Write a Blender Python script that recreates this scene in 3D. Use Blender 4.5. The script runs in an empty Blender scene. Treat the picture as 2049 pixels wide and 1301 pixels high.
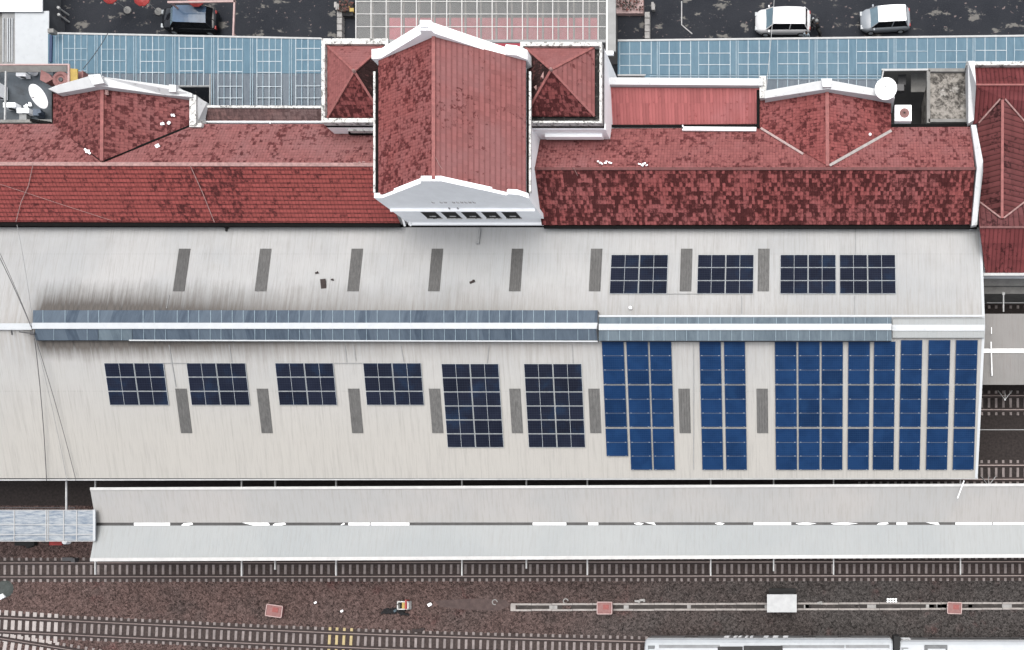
import bpy, bmesh, math, random
from mathutils import Vector, Matrix

# ------------------------------------------------------------------ scene, camera, light
S = bpy.context.scene
C = S.collection
R = math.radians
rnd = random.Random(7)
NX, NY, H, K = 1640.0, 1107.0, 80.0, 24.7     # point straight below the drone, its height, photo pixels per metre on the ground

cam = bpy.data.cameras.new('Camera'); camo = bpy.data.objects.new('Camera', cam); C.objects.link(camo)
camo.location = (0, 0, H)
cam.sensor_width = 36.0
cam.lens = 36.0 * H / (2049.0 / K)
cam.shift_x = -(NX - 1024.5) / 2049.0
cam.shift_y = (NY - 650.5) / 2049.0
cam.clip_start = 1.0; cam.clip_end = 2000.0
S.camera = camo

SUN_EL, SUN_AZ = 78.0, 20.0                    # elevation, degrees east of north
w = bpy.data.worlds.new('World'); S.world = w; w.use_nodes = True
nt = w.node_tree
sky = nt.nodes.new('ShaderNodeTexSky'); sky.sky_type = 'NISHITA'; sky.sun_disc = False
sky.sun_elevation = R(SUN_EL); sky.sun_rotation = R(SUN_AZ)
sky.air_density = 0.7; sky.dust_density = 4.0; sky.ozone_density = 0.6
hs = nt.nodes.new('ShaderNodeHueSaturation'); hs.inputs['Saturation'].default_value = .35      # overcast: the cloud layer greys the blue
nt.links.new(sky.outputs[0], hs.inputs['Color']); nt.links.new(hs.outputs[0], nt.nodes['Background'].inputs[0])
nt.nodes['Background'].inputs[1].default_value = 0.15
sl = bpy.data.lights.new('sun', 'SUN'); slo = bpy.data.objects.new('sun', sl); C.objects.link(slo)
sl.energy = 1.5; sl.angle = R(70); sl.color = (1.0, 0.96, 0.90)
d = Vector((math.sin(R(SUN_AZ)) * math.cos(R(SUN_EL)), math.cos(R(SUN_AZ)) * math.cos(R(SUN_EL)), math.sin(R(SUN_EL))))
slo.rotation_euler = d.to_track_quat('Z', 'Y').to_euler()
slo.location = (0, 60, 70)
S.view_settings.view_transform = 'Standard'; S.view_settings.look = 'None'
S.view_settings.gamma = 1.0; S.view_settings.use_curve_mapping = False
S.view_settings.exposure = 0.95
S.cycles.max_bounces = 8

# ------------------------------------------------------------------ helpers
def P(px, py, z=0.0):
    s = (H - z) / (H * K)
    return Vector(((px - NX) * s, -(py - NY) * s, z))
def lin(*c):
    if len(c) == 1: c = (c[0],) * 3
    return tuple((x / 255 / 12.92) if x / 255 <= .04045 else ((x / 255 + .055) / 1.055) ** 2.4 for x in c)

WL = {}
def tag(o, label=None, cat=None, group=None, kind=None):
    if label: o['label'] = label
    if cat: o['category'] = cat
    if group: o['group'] = group
    if kind: o['kind'] = kind
    return o
def thing(name, loc, label, cat, group=None, rz=0.0):
    o = bpy.data.objects.new(name, None); C.objects.link(o); o.location = loc; o.rotation_euler.z = rz
    o.empty_display_size = .3
    WL[o] = Vector(loc)
    return tag(o, label, cat, group)

class MB:
    def __init__(s): s.v = []; s.f = []; s.m = []; s.uv = []
    def poly(s, pts, m=0, uv=None):
        pts = [Vector(p) for p in pts]; n = len(s.v)
        s.v += pts; s.f.append(list(range(n, n + len(pts)))); s.m.append(m)
        if uv is None:
            nr = Vector((0, 0, 0))
            for i in range(len(pts)):
                a, b = pts[i], pts[(i + 1) % len(pts)]
                nr += Vector(((a.y - b.y) * (a.z + b.z), (a.z - b.z) * (a.x + b.x), (a.x - b.x) * (a.y + b.y)))
            nr = nr.normalized() if nr.length > 1e-9 else Vector((0, 0, 1))
            if nr.z < 0: nr = -nr
            u = Vector((0, 0, 1)).cross(nr)
            u = u.normalized() if u.length > 1e-3 else Vector((1, 0, 0))
            vv = nr.cross(u)
            uv = [(p.dot(u), p.dot(vv)) for p in pts]
        s.uv.append(uv)
        return s
    def sheet(s, pts, t=0.05, m=0, mside=None):
        """a slab: top face through pts, thickness t straight down"""
        pts = [Vector(p) for p in pts]
        if (pts[1] - pts[0]).cross(pts[2] - pts[0]).z < 0: pts.reverse()
        lo = [p - Vector((0, 0, t)) for p in pts]; ms = m if mside is None else mside
        s.poly(pts, m); s.poly(lo[::-1], ms)
        for i in range(len(pts)):
            j = (i + 1) % len(pts); s.poly([lo[i], lo[j], pts[j], pts[i]], ms)
        return s
    def prism(s, xy, z0, z1, m=0, mside=None):
        return s.sheet([(p[0], p[1], z1) for p in xy], z1 - z0, m, mside)
    def box(s, c, sz, rz=0.0, m=0, rx=0.0, ry=0.0):
        M = Matrix.Translation(c) @ Matrix.Rotation(rz, 4, 'Z') @ Matrix.Rotation(ry, 4, 'Y') @ Matrix.Rotation(rx, 4, 'X')
        hx, hy, hz = (q / 2 for q in sz)
        q = [M @ Vector((a * hx, b * hy, cc * hz)) for cc in (-1, 1) for a, b in ((-1, -1), (1, -1), (1, 1), (-1, 1))]
        for f in ((3, 2, 1, 0), (4, 5, 6, 7), (0, 1, 5, 4), (1, 2, 6, 5), (2, 3, 7, 6), (3, 0, 4, 7)):
            s.poly([q[i] for i in f], m)
        return s
    def bar(s, a, b, wd, ht, m=0):
        """rectangular bar from a to b, wd wide, ht high, a and b on its top"""
        a, b = Vector(a), Vector(b); dv = b - a
        side = Vector((-dv.y, dv.x, 0))
        side = side.normalized() * wd / 2 if side.length > 1e-6 else Vector((wd / 2, 0, 0))
        dn = Vector((0, 0, ht))
        q = [a - side - dn, a + side - dn, a + side, a - side, b - side - dn, b + side - dn, b + side, b - side]
        for f in ((0, 3, 2, 1), (4, 5, 6, 7), (0, 1, 5, 4), (1, 2, 6, 5), (2, 3, 7, 6), (3, 0, 4, 7)):
            s.poly([q[i] for i in f][::-1], m)
        return s
    def tube(s, pts, r, n=6, m=0):
        pts = [Vector(p) for p in pts]; rings = []
        for i, p in enumerate(pts):
            t = (pts[min(i + 1, len(pts) - 1)] - pts[max(i - 1, 0)]).normalized()
            a = t.cross(Vector((0, 0, 1)));
            a = a.normalized() if a.length > 1e-3 else Vector((1, 0, 0))
            b = t.cross(a)
            rr = r[i] if isinstance(r, (list, tuple)) else r
            rings.append([p + (a * math.cos(2 * math.pi * k / n) + b * math.sin(2 * math.pi * k / n)) * rr for k in range(n)])
        for i in range(len(rings) - 1):
            for k in range(n):
                s.poly([rings[i][k], rings[i][(k + 1) % n], rings[i + 1][(k + 1) % n], rings[i + 1][k]], m)
        s.poly(rings[0][::-1], m); s.poly(rings[-1], m)
        return s
    def lathe(s, c, prof, n=24, m=0, M=None):
        """prof = [(r, z)...] turned about the vertical through c (or through matrix M)"""
        c = Vector(c); rings = []
        for r, z in prof:
            ring = []
            for k in range(n):
                p = Vector((r * math.cos(2 * math.pi * k / n), r * math.sin(2 * math.pi * k / n), z))
                ring.append(c + (M @ p if M else p))
            rings.append(ring)
        for i in range(len(rings) - 1):
            for k in range(n):
                s.poly([rings[i][k], rings[i][(k + 1) % n], rings[i + 1][(k + 1) % n], rings[i + 1][k]], m)
        s.poly(rings[0][::-1], m); s.poly(rings[-1], m)
        return s
    def build(s, name, mats, parent=None, label=None, smooth=False, weld=False, bevel=0.0, origin=None):
        mats = mats if isinstance(mats, (list, tuple)) else [mats]
        if parent is not None: o0 = WL[parent]
        elif origin is not None: o0 = Vector(origin)
        else:
            n = len(s.v); o0 = Vector((sum(p.x for p in s.v) / n, sum(p.y for p in s.v) / n, min(p.z for p in s.v)))
        me = bpy.data.meshes.new(name)
        me.from_pydata([tuple(p - o0) for p in s.v], [], s.f)
        for m in mats: me.materials.append(m)
        ul = me.uv_layers.new(name='UVMap')
        i = 0
        for fi, pl in enumerate(me.polygons):
            pl.material_index = s.m[fi]; pl.use_smooth = smooth
            for q in s.uv[fi]: ul.data[i].uv = q; i += 1
        if weld or smooth or bevel:
            bm = bmesh.new(); bm.from_mesh(me)
            bmesh.ops.remove_doubles(bm, verts=bm.verts, dist=1e-4)
            bmesh.ops.recalc_face_normals(bm, faces=bm.faces)
            bm.to_mesh(me); bm.free()
        o = bpy.data.objects.new(name, me); C.objects.link(o)
        if parent is not None: o.parent = parent; WL[o] = WL[parent]
        else: o.location = o0; WL[o] = o0
        if bevel:
            b = o.modifiers.new('bevel', 'BEVEL'); b.width = bevel; b.segments = 2; b.limit_method = 'ANGLE'
        if label: o['label'] = label
        return o

# ------------------------------------------------------------------ materials
GREY = .50
class N:
    def __init__(s, name):
        s.mat = bpy.data.materials.new(name); s.mat.use_nodes = True; s.t = s.mat.node_tree
        s.b = s.t.nodes['Principled BSDF']
        s.g = 1.0 if name.startswith(('white', 'weathered_white')) else GREY     # weathered surfaces are far darker than fresh white
    def node(s, typ, **kw):
        n = s.t.nodes.new(typ)
        for k, v in kw.items(): setattr(n, k, v)
        return n
    def link(s, a, b): s.t.links.new(a, b)
    def val(s, sock, v):
        if hasattr(v, 'is_output') or hasattr(v, 'links'): s.link(v, sock)
        else: sock.default_value = v
    def math(s, op, a, b=0.0, c=0.0, clamp=False):
        n = s.node('ShaderNodeMath', operation=op, use_clamp=clamp)
        s.val(n.inputs[0], a); s.val(n.inputs[1], b); s.val(n.inputs[2], c)
        return n.outputs[0]
    def vmath(s, op, a, b=(0, 0, 0)):
        n = s.node('ShaderNodeVectorMath', operation=op); s.val(n.inputs[0], a); s.val(n.inputs[1], b)
        return n.outputs[0]
    def mix(s, f, a, b, mode='MIX', raw=False):
        n = s.node('ShaderNodeMix', data_type='RGBA', blend_type=mode)
        s.val(n.inputs[0], f)
        for i, c in ((6, a), (7, b)):
            if hasattr(c, 'links'): s.link(c, n.inputs[i])
            else: n.inputs[i].default_value = (*(q * (s.g if mode == 'MIX' and not raw else 1) for q in c[:3]), 1)
        return n.outputs[2]
    def ramp(s, v, lo, hi, smooth=True):
        n = s.node('ShaderNodeMapRange', interpolation_type='SMOOTHSTEP' if smooth else 'LINEAR'); s.val(n.inputs[0], v)
        n.inputs[1].default_value = lo; n.inputs[2].default_value = hi
        return n.outputs[0]
    def noise(s, vec, scale, detail=4, rough=.6):
        n = s.node('ShaderNodeTexNoise'); s.link(vec, n.inputs['Vector'])
        n.inputs['Scale'].default_value = scale; n.inputs['Detail'].default_value = detail; n.inputs['Roughness'].default_value = rough
        return n.outputs[0]
    def white(s, vec):
        n = s.node('ShaderNodeTexWhiteNoise', noise_dimensions='3D'); s.link(vec, n.inputs[0]); return n.outputs[0]
    def coord(s, which='Object'): return s.node('ShaderNodeTexCoord').outputs[which]
    def world(s): return s.node('ShaderNodeNewGeometry').outputs['Position']
    def sep(s, v):
        n = s.node('ShaderNodeSeparateXYZ'); s.link(v, n.inputs[0]); return n.outputs
    def bump(s, h, dist=.02, strength=1.0):
        n = s.node('ShaderNodeBump'); s.val(n.inputs['Height'], h); n.inputs['Distance'].default_value = dist; n.inputs['Strength'].default_value = strength
        s.link(n.outputs[0], s.b.inputs['Normal'])
    def out(s, col, rough=.6, metal=0.0, spec=.4):
        if hasattr(col, 'links'): s.link(col, s.b.inputs['Base Color'])
        else: s.b.inputs['Base Color'].default_value = (*col[:3], 1)
        s.val(s.b.inputs['Roughness'], rough); s.val(s.b.inputs['Metallic'], metal)
        s.b.inputs['Specular IOR Level'].default_value = spec
        return s.mat

def plain(name, col, rough=.5, var=.18, scale=2.0, metal=0.0, spec=.4, dirt=0.0, dirtcol=(.12, .11, .10), lo=.52, hi=.70):
    """paint or metal with a little unevenness and, with dirt, blotchy grime"""
    m = N(name); g = m.world()
    n1 = m.noise(g, scale, 5, .65)
    c = m.mix(m.ramp(n1, .25, .75), tuple(x * (1 - var) for x in col), tuple(min(1, x * (1 + var * .6)) for x in col))
    if dirt:
        n2 = m.noise(m.vmath('ADD', g, (13.1, 4.2, 7.7)), scale * 1.7, 8, .75)
        c = m.mix(m.math('MULTIPLY', m.ramp(n2, lo, hi), dirt), c, dirtcol)
    m.bump(n1, .004)
    return m.out(c, rough, metal, spec)

def tiles(name, base, dark, amount, seed, tw=.22, th=.27, sc=.35, contrast=.55, soft=.10, rows=.22, stretch=1.0, tone=None, rib=1.0):
    m = N(name); uv = m.coord('UV')
    jt = m.node('ShaderNodeTexNoise'); m.link(uv, jt.inputs['Vector']); jt.inputs['Scale'].default_value = 3.2; jt.inputs['Detail'].default_value = 3
    jit = m.vmath('MULTIPLY', m.vmath('SUBTRACT', jt.outputs['Color'], (.5, .5, .5)), (.20, .20, 0))
    off = m.vmath('ADD', m.vmath('ADD', uv, jit), (seed * 13.7, seed * 7.3, seed))
    off0 = m.vmath('ADD', uv, (seed * 13.7, seed * 7.3, seed))
    cell = m.node('ShaderNodeVectorMath', operation='SNAP'); m.link(off, cell.inputs[0]); cell.inputs[1].default_value = (tw, th, 1)
    r = m.white(cell.outputs[0])
    r2 = m.white(m.vmath('ADD', cell.outputs[0], (3.1, 5.7, 1.0)))
    sv = m.vmath('MULTIPLY', cell.outputs[0], (1, stretch, 1))
    big = m.noise(sv, sc, 5, .62)
    big2 = m.noise(m.vmath('ADD', sv, (50, 20, 3)), sc * 4.5, 3, .6)
    grain = m.noise(m.vmath('ADD', uv, (seed, 77, 3)), 3.4, 6, .74)
    v = m.math('ADD', m.math('ADD', m.math('MULTIPLY', big, 1.1), m.math('MULTIPLY', big2, .55)), m.math('MULTIPLY', r, contrast * .5))
    v = m.math('ADD', v, m.math('MULTIPLY', grain, 1.7))
    thr = (.55 + .275 + contrast * .25 + .85) + (.5 - amount) * .75
    mask = m.ramp(v, thr - soft, thr + soft)
    base = (base[0] * 1.04, base[1] * 1.16, base[2] * 1.17)
    lo = tuple(x * .85 for x in base); hi = tuple(min(1, x * 1.14) for x in base)
    c = m.mix(r2, lo, hi)
    fade = m.noise(m.vmath('ADD', uv, (9, 31, 2)), .22, 4, .6)
    t = tone or tuple(min(1, x * f) for x, f in zip(base, (1.08, 1.35, 1.4)))
    c = m.mix(m.math('MULTIPLY', m.ramp(fade, .45, .68), .6), c, t)
    c = m.mix(m.math('MULTIPLY', mask, .88), c, m.mix(r2, dark, tuple(x * 1.7 for x in dark)))
    x, y, z = m.sep(off0)
    ph = m.math('MULTIPLY', x, math.pi / tw)
    wave = m.math('ABSOLUTE', m.math('SINE', ph))
    band = m.math('FRACT', m.math('DIVIDE', y, th))
    if rows:     # shadow lines painted along the laps between the courses
        c = m.mix(m.math('MULTIPLY', m.math('MULTIPLY', m.ramp(band, .60, .85), m.math('ADD', .45, m.math('MULTIPLY', r2, .55))), rows), c, dark)
    gap = m.ramp(wave, .35, .0)
    c = m.mix(m.math('MULTIPLY', gap, .32 * rib), c, dark)
    fine = m.noise(uv, 9.0, 6, .7)
    c = m.mix(m.math('MULTIPLY', m.ramp(fine, .55, .75), .25), c, dark)
    h = m.math('ADD', m.math('MULTIPLY', wave, .6 * rib), m.math('ADD', m.math('MULTIPLY', band, -.5), m.math('MULTIPLY', fine, .25)))
    m.bump(h, .05, .8)
    return m.out(c, .8, 0, .08)

RED = (.345, .098, .092); DK = (.062, .013, .014)
M = {}
M['tile_nave_w'] = tiles('mottled_red_tiles', (.33, .095, .09), (.075, .016, .017), .42, 1, sc=.42, contrast=.75)
M['tile_nave_e'] = tiles('faded_red_tiles', (.33, .115, .110), (.09, .024, .024), .10, 2, tw=.30, th=.36, sc=.3, contrast=.4, rib=.2, rows=.42)
M['tile_wing_wn'] = tiles('speckled_red_tiles', (.335, .120, .115), (.075, .020, .021), .28, 3, sc=.30, contrast=.75)
M['tile_wing_ws'] = tiles('coursed_red_tiles', (.35, .080, .074), (.055, .016, .017), .33, 4, tw=.26, th=.30, sc=.16, contrast=.6, rows=.85, soft=.16, rib=1.4, tone=(.36, .095, .085))
M['tile_cross_w'] = tiles('dark_spotted_tiles', (.285, .090, .086), (.062, .016, .017), .40, 5, sc=.6, contrast=.8, stretch=1.5)
M['tile_wing_en'] = tiles('rosy_speckled_tiles', (.34, .110, .106), (.085, .022, .023), .28, 6, sc=.5, contrast=.7)
M['tile_wing_es'] = tiles('blackened_red_tiles', (.33, .085, .082), (.036, .0085, .009), .56, 7, tw=.21, th=.30, sc=.5, contrast=1.3, soft=.22)
M['tile_cross_e'] = tiles('stained_red_tiles', (.325, .088, .084), (.072, .017, .018), .36, 8, sc=.5, contrast=.8)
M['tile_tower'] = tiles('plain_red_tiles', (.345, .115, .11), (.10, .026, .026), .10, 9, sc=.4, contrast=.4, rib=.3, rows=.22)
M['tile_tower_s'] = tiles('mossy_red_tiles', (.26, .066, .064), (.048, .012, .013), .56, 10, sc=.5, contrast=.9)
M['tile_black'] = tiles('soot_black_tiles', (.16, .06, .058), (.022, .013, .013), .80, 11, sc=.5, contrast=.9)
M['tile_lean'] = tiles('bright_red_tiles', (.46, .138, .135), (.20, .045, .045), .10, 12, rows=.05, th=1.6, tw=.24, sc=.5, contrast=.5, rib=1.2)
M['tile_grey'] = tiles('greyed_red_tiles', (.20, .105, .10), (.09, .055, .055), .45, 13, tw=.20, sc=.6, contrast=.6)
M['tile_nb'] = tiles('ribbed_red_sheet', (.20, .048, .050), (.035, .010, .011), .22, 14, tw=.31, th=1.2, sc=.2, contrast=.25, rib=2.3)
M['tile_nb2'] = tiles('ribbed_dull_red_sheet', (.185, .056, .056), (.03, .011, .012), .30, 15, tw=.40, th=1.2, sc=.2, contrast=.3, rib=2.6)
M['ridge_red'] = plain('ridge_tile_red', (.40, .135, .125), .7, .3, 3.0, dirt=.3, dirtcol=(.12, .04, .04))
M['ridge_pale'] = plain('ridge_tile_pale', (.50, .30, .28), .7, .35, 4.0, dirt=.4, dirtcol=(.20, .07, .07))
M['white'] = plain('white_render', (.84, .855, .865), .7, .05, 1.0, dirt=.10, dirtcol=(.45, .45, .44))
M['white_dirty'] = plain('weathered_white_render', (.50, .50, .485), .8, .22, 2.2, dirt=.9, dirtcol=(.05, .05, .046), lo=.50, hi=.60)
M['coping'] = plain('white_parapet_coping', (.46, .47, .475), .75, .06, 1.4, dirt=.65, dirtcol=(.055, .055, .05), lo=.585, hi=.68)
M['white_sheet'] = plain('white_metal_sheet', (.345, .365, .38), .45, .05, 1.5, dirt=.30, dirtcol=(.20, .22, .24))
M['dark_gap'] = plain('dark_gutter_metal', (.008, .0075, .0075), .8, .3, 3, spec=.1)
M['tray'] = plain('mossy_gutter_bed', (.02, .019, .018), .9, .4, 2, dirt=.7, dirtcol=(.35, .33, .31))
M['grey_metal'] = plain('galvanised_metal', (.36, .37, .375), .45, .15, 2.0, dirt=.2)
M['steel_dark'] = plain('dark_steel', (.08, .08, .085), .5, .2)
M['steel_pale'] = plain('pale_painted_steel', (.62, .63, .63), .5, .15, 3)
M['pink_steel'] = plain('rose_painted_steel', (.62, .44, .42), .5, .2, 3)
M['rubber'] = plain('black_rubber', (.018, .018, .018), .8, .2)
M['glass_dark'] = plain('dark_glass', (.012, .014, .018), .08, .1, 1, spec=.6)
M['concrete'] = plain('grey_concrete', (.33, .325, .31), .85, .2, 1.5, dirt=.5, dirtcol=(.13, .125, .12))
M['red_paint'] = plain('red_paint', (.48, .05, .045), .5, .15, 3, dirt=.2)
M['brick_red'] = plain('faded_red_metal', (.36, .165, .155), .6, .2, 5, dirt=.35, dirtcol=(.22, .06, .06))
M['hatch'] = plain('worn_red_hatch', (.40, .10, .09), .6, .25, 6)
M['yellow'] = plain('yellow_paint', (.60, .42, .10), .55, .15, 4)
M['black_cloth'] = plain('black_cloth', (.012, .012, .014), .9, .3, 6)
M['blue_cloth'] = plain('dull_blue_cloth', (.12, .17, .2), .9, .3, 6)
M['orange'] = plain('orange_paint', (.52, .16, .05), .5, .15, 4)
M['skin'] = plain('skin', (.30, .165, .105), .6, .08, 6)
M['hair'] = plain('black_hair', (.012, .010, .009), .7, .2, 20)
M['shirt_pale'] = plain('pale_blue_shirt', (.50, .60, .66), .85, .1, 6)
M['trousers'] = plain('dark_trousers', (.03, .032, .04), .85, .2, 6)
M['jacket'] = plain('black_jacket', (.018, .018, .022), .8, .2, 6)
M['helmet'] = plain('grey_helmet_shell', (.30, .31, .31), .3, .1, 4)

def roof_metal():
    """long profiled steel sheets: ribs down the slope, grey weathering, soot beside the ridge monitor (uv = metres east, metres north of ridge)"""
    m = N('profiled_roof_sheet'); uv = m.coord('UV'); x, y, z = m.sep(uv)
    comb = lambda a, b: (lambda n: (m.val(n.inputs[0], a), m.val(n.inputs[1], b), n.outputs[0])[2])(m.node('ShaderNodeCombineXYZ'))
    streak = m.noise(comb(m.math('MULTIPLY', x, 5.5), m.math('MULTIPLY', y, .25)), 1.0, 5, .7)
    fine = m.noise(comb(m.math('MULTIPLY', x, 14.0), m.math('MULTIPLY', y, .5)), 1.0, 3, .7)
    big = m.noise(uv, .12, 4, .6)
    c = m.mix(m.ramp(big, .35, .65), (.515, .530, .535), (.585, .588, .582))
    bl2 = m.noise(uv, .55, 7, .7)
    c = m.mix(m.math('MULTIPLY', m.ramp(bl2, .45, .72), .28), c, (.46, .455, .44))
    south = m.ramp(y, 1.0, -9.0)
    c = m.mix(m.math('MULTIPLY', south, .85), c, (.565, .545, .500))
    c = m.mix(m.math('MULTIPLY', m.ramp(streak, .48, .70), .42), c, (.36, .35, .33))
    c = m.mix(m.math('MULTIPLY', m.ramp(fine, .48, .72), .42), c, (.41, .40, .385))
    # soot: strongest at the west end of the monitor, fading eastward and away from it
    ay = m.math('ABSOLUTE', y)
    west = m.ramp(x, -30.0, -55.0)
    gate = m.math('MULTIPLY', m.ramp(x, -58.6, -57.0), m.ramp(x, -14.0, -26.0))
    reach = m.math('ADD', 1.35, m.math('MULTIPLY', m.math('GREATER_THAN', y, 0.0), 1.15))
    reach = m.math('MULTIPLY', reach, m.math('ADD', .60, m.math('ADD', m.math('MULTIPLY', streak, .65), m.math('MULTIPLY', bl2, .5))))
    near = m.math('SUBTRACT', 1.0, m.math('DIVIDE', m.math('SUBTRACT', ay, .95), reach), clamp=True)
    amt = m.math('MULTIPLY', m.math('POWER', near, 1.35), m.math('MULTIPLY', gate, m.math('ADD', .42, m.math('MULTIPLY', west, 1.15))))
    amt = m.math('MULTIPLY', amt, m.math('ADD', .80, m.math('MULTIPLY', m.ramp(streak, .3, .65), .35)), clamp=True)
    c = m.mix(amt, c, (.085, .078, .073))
    # thin beige rust bloom on the rest of the ridge zone
    bl = m.math('MULTIPLY', m.math('SUBTRACT', 1.0, m.math('DIVIDE', ay, 3.4), clamp=True), m.math('MULTIPLY', m.ramp(streak, .3, .6), .42))
    c = m.mix(bl, c, (.40, .36, .32))
    # grey patch against the eave below the gable
    dx = m.math('DIVIDE', m.math('ADD', x, 26.0), 7.0); dy = m.math('DIVIDE', m.math('SUBTRACT', y, 8.0), 3.0)
    rr = m.math('ADD', m.math('MULTIPLY', dx, dx), m.math('MULTIPLY', dy, dy))
    c = m.mix(m.math('MULTIPLY', m.math('MULTIPLY', m.ramp(rr, 1.0, .1), m.ramp(big, .3, .6)), .35), c, (.36, .375, .39))
    lap = m.math('MULTIPLY', m.math('LESS_THAN', m.math('ABSOLUTE', m.math('SUBTRACT', m.math('ABSOLUTE', m.math('SUBTRACT', y, .6)), 5.15)), .045), m.ramp(fine, .42, .6))
    c = m.mix(m.math('MULTIPLY', lap, .18), c, (.25, .25, .25))
    sp = m.noise(uv, 3.0, 8, .8)
    c = m.mix(m.math('MULTIPLY', m.ramp(sp, .66, .74), .4), c, (.2, .2, .2))
    rib = m.math('ABSOLUTE', m.math('SINE', m.math('MULTIPLY', x, math.pi / .30)))
    c = m.mix(m.math('MULTIPLY', m.ramp(rib, .30, .0), .07), c, (.3, .3, .3))
    m.bump(m.math('ADD', m.math('MULTIPLY', m.ramp(rib, .0, .35), m.ramp(streak, .3, .6)), m.math('MULTIPLY', fine, .4)), .02, .3)
    return m.out(c, .55, 0, .2)
M['roof_metal'] = roof_metal()

def canopy_metal(name, a, b, rust):
    m = N(name); g = m.world(); x, y, z = m.sep(g)
    big = m.noise(g, .16, 4, .6)
    n = m.node('ShaderNodeCombineXYZ'); m.val(n.inputs[0], m.math('MULTIPLY', x, 6.0)); m.val(n.inputs[1], m.math('MULTIPLY', y, .5))
    fine = m.noise(n.outputs[0], 1.0, 5, .7)
    c = m.mix(m.ramp(big, .35, .65), a, b)
    c = m.mix(m.math('MULTIPLY', m.ramp(fine, .45, .70), .42), c, rust)
    rib = m.math('ABSOLUTE', m.math('SINE', m.math('MULTIPLY', x, math.pi / .33)))
    c = m.mix(m.math('MULTIPLY', m.math('MULTIPLY', m.ramp(rib, .25, .0), m.ramp(fine, .35, .6)), .16), c, (.28, .28, .28))
    sp = m.noise(g, 2.5, 8, .8)
    c = m.mix(m.math('MULTIPLY', m.ramp(sp, .62, .74), .35), c, rust)
    m.bump(m.math('ADD', m.math('MULTIPLY', m.ramp(rib, .0, .3), m.ramp(fine, .35, .6)), m.math('MULTIPLY', fine, .3)), .02, .35)
    return m.out(c, .55, 0, .2)
M['canopy_n'] = canopy_metal('canopy_sheet_warm', (.49, .495, .49), (.53, .52, .505), (.38, .36, .33))
M['canopy_s'] = canopy_metal('canopy_sheet_cool', (.475, .505, .51), (.51, .535, .535), (.42, .42, .41))
M['flash'] = plain('pale_edge_flashing', (.74, .74, .73), .5, .10, 1.5, dirt=.3, dirtcol=(.4, .38, .36))
M['canopy_grey'] = canopy_metal('canopy_sheet_grey', (.30, .295, .285), (.34, .33, .32), (.27, .24, .22))

def frp(name, col):
    m = N(name); uv = m.coord('Object')
    x, y, z = m.sep(uv)
    n = m.node('ShaderNodeCombineXYZ'); m.val(n.inputs[0], m.math('MULTIPLY', x, 6.0)); m.val(n.inputs[1], y)
    oi = m.node('ShaderNodeObjectInfo').outputs['Random']
    f = m.noise(m.vmath('ADD', n.outputs[0], m.world()), 1.2, 6, .75)
    c = m.mix(m.ramp(f, .3, .7), tuple(q * .62 for q in col), tuple(q * 1.45 for q in col))
    c = m.mix(m.math('MULTIPLY', oi, .45), c, tuple(q * .55 for q in col))
    rib = m.math('ABSOLUTE', m.math('SINE', m.math('MULTIPLY', x, math.pi / .20)))
    m.bump(m.ramp(rib, 0, .4), .02, .6)
    return m.out(c, .42, 0, .4)
M['frp'] = frp('weathered_translucent_sheet', (.125, .124, .120))

def glazing(name, col, dark, band=.56, lite=(.36, .47, .56), alpha=1.0):
    m = N(name); g = m.world(); x, y, z = m.sep(g)
    n = m.node('ShaderNodeCombineXYZ'); m.val(n.inputs[0], m.math('MULTIPLY', x, 4.0)); m.val(n.inputs[1], m.math('MULTIPLY', y, .8))
    f = m.noise(n.outputs[0], 1.0, 5, .7)
    cell = m.math('FLOOR', m.math('DIVIDE', x, band))
    cn = m.node('ShaderNodeCombineXYZ'); m.val(cn.inputs[0], cell)
    r = m.white(cn.outputs[0])
    c = m.mix(m.ramp(f, .3, .7), dark, col)
    c = m.mix(m.math('MULTIPLY', r, .4), c, lite)
    m.out(c, .55, 0, .2)
    if alpha < 1: m.b.inputs['Alpha'].default_value = alpha
    return m.mat
M['monitor'] = glazing('blue_ridge_glazing', (.105, .145, .195), (.055, .080, .118), .82, (.22, .28, .34))
M['monitor_pale'] = glazing('pale_ridge_glazing', (.18, .235, .275), (.11, .15, .19), .82, (.26, .33, .38))
M['blue_sheet'] = glazing('blue_polycarbonate', (.150, .270, .355), (.105, .205, .285), .98, (.185, .305, .385), .94)
M['blue_sheet_shaded'] = glazing('shaded_polycarbonate', (.20, .245, .29), (.13, .165, .21), .98, (.27, .31, .35), .88)  # greyer copy: the shadow below the sheet is put into its colour
M['walk_sheet'] = None
def walk():
    m = N('scratched_polycarbonate'); g = m.world(); x, y, z = m.sep(g)
    n = m.node('ShaderNodeCombineXYZ'); m.val(n.inputs[0], m.math('MULTIPLY', x, .9)); m.val(n.inputs[1], m.math('MULTIPLY', y, 5.0))
    f = m.noise(n.outputs[0], 1.0, 6, .75)
    c = m.mix(m.ramp(f, .35, .62), (.20, .26, .34), (.50, .54, .57))
    return m.out(c, .4, 0, .4)
M['walk_sheet'] = walk()
M['porch_glass'] = glazing('clear_canopy_glass', (.46, .47, .46), (.36, .37, .37), 1.2, (.52, .53, .52), .30)
M['batten'] = plain('pale_batten', (.60, .69, .75), .5, .2, 3)
M['batten_pale'] = plain('dim_blue_batten', (.40, .52, .60), .5, .2, 3)

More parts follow.
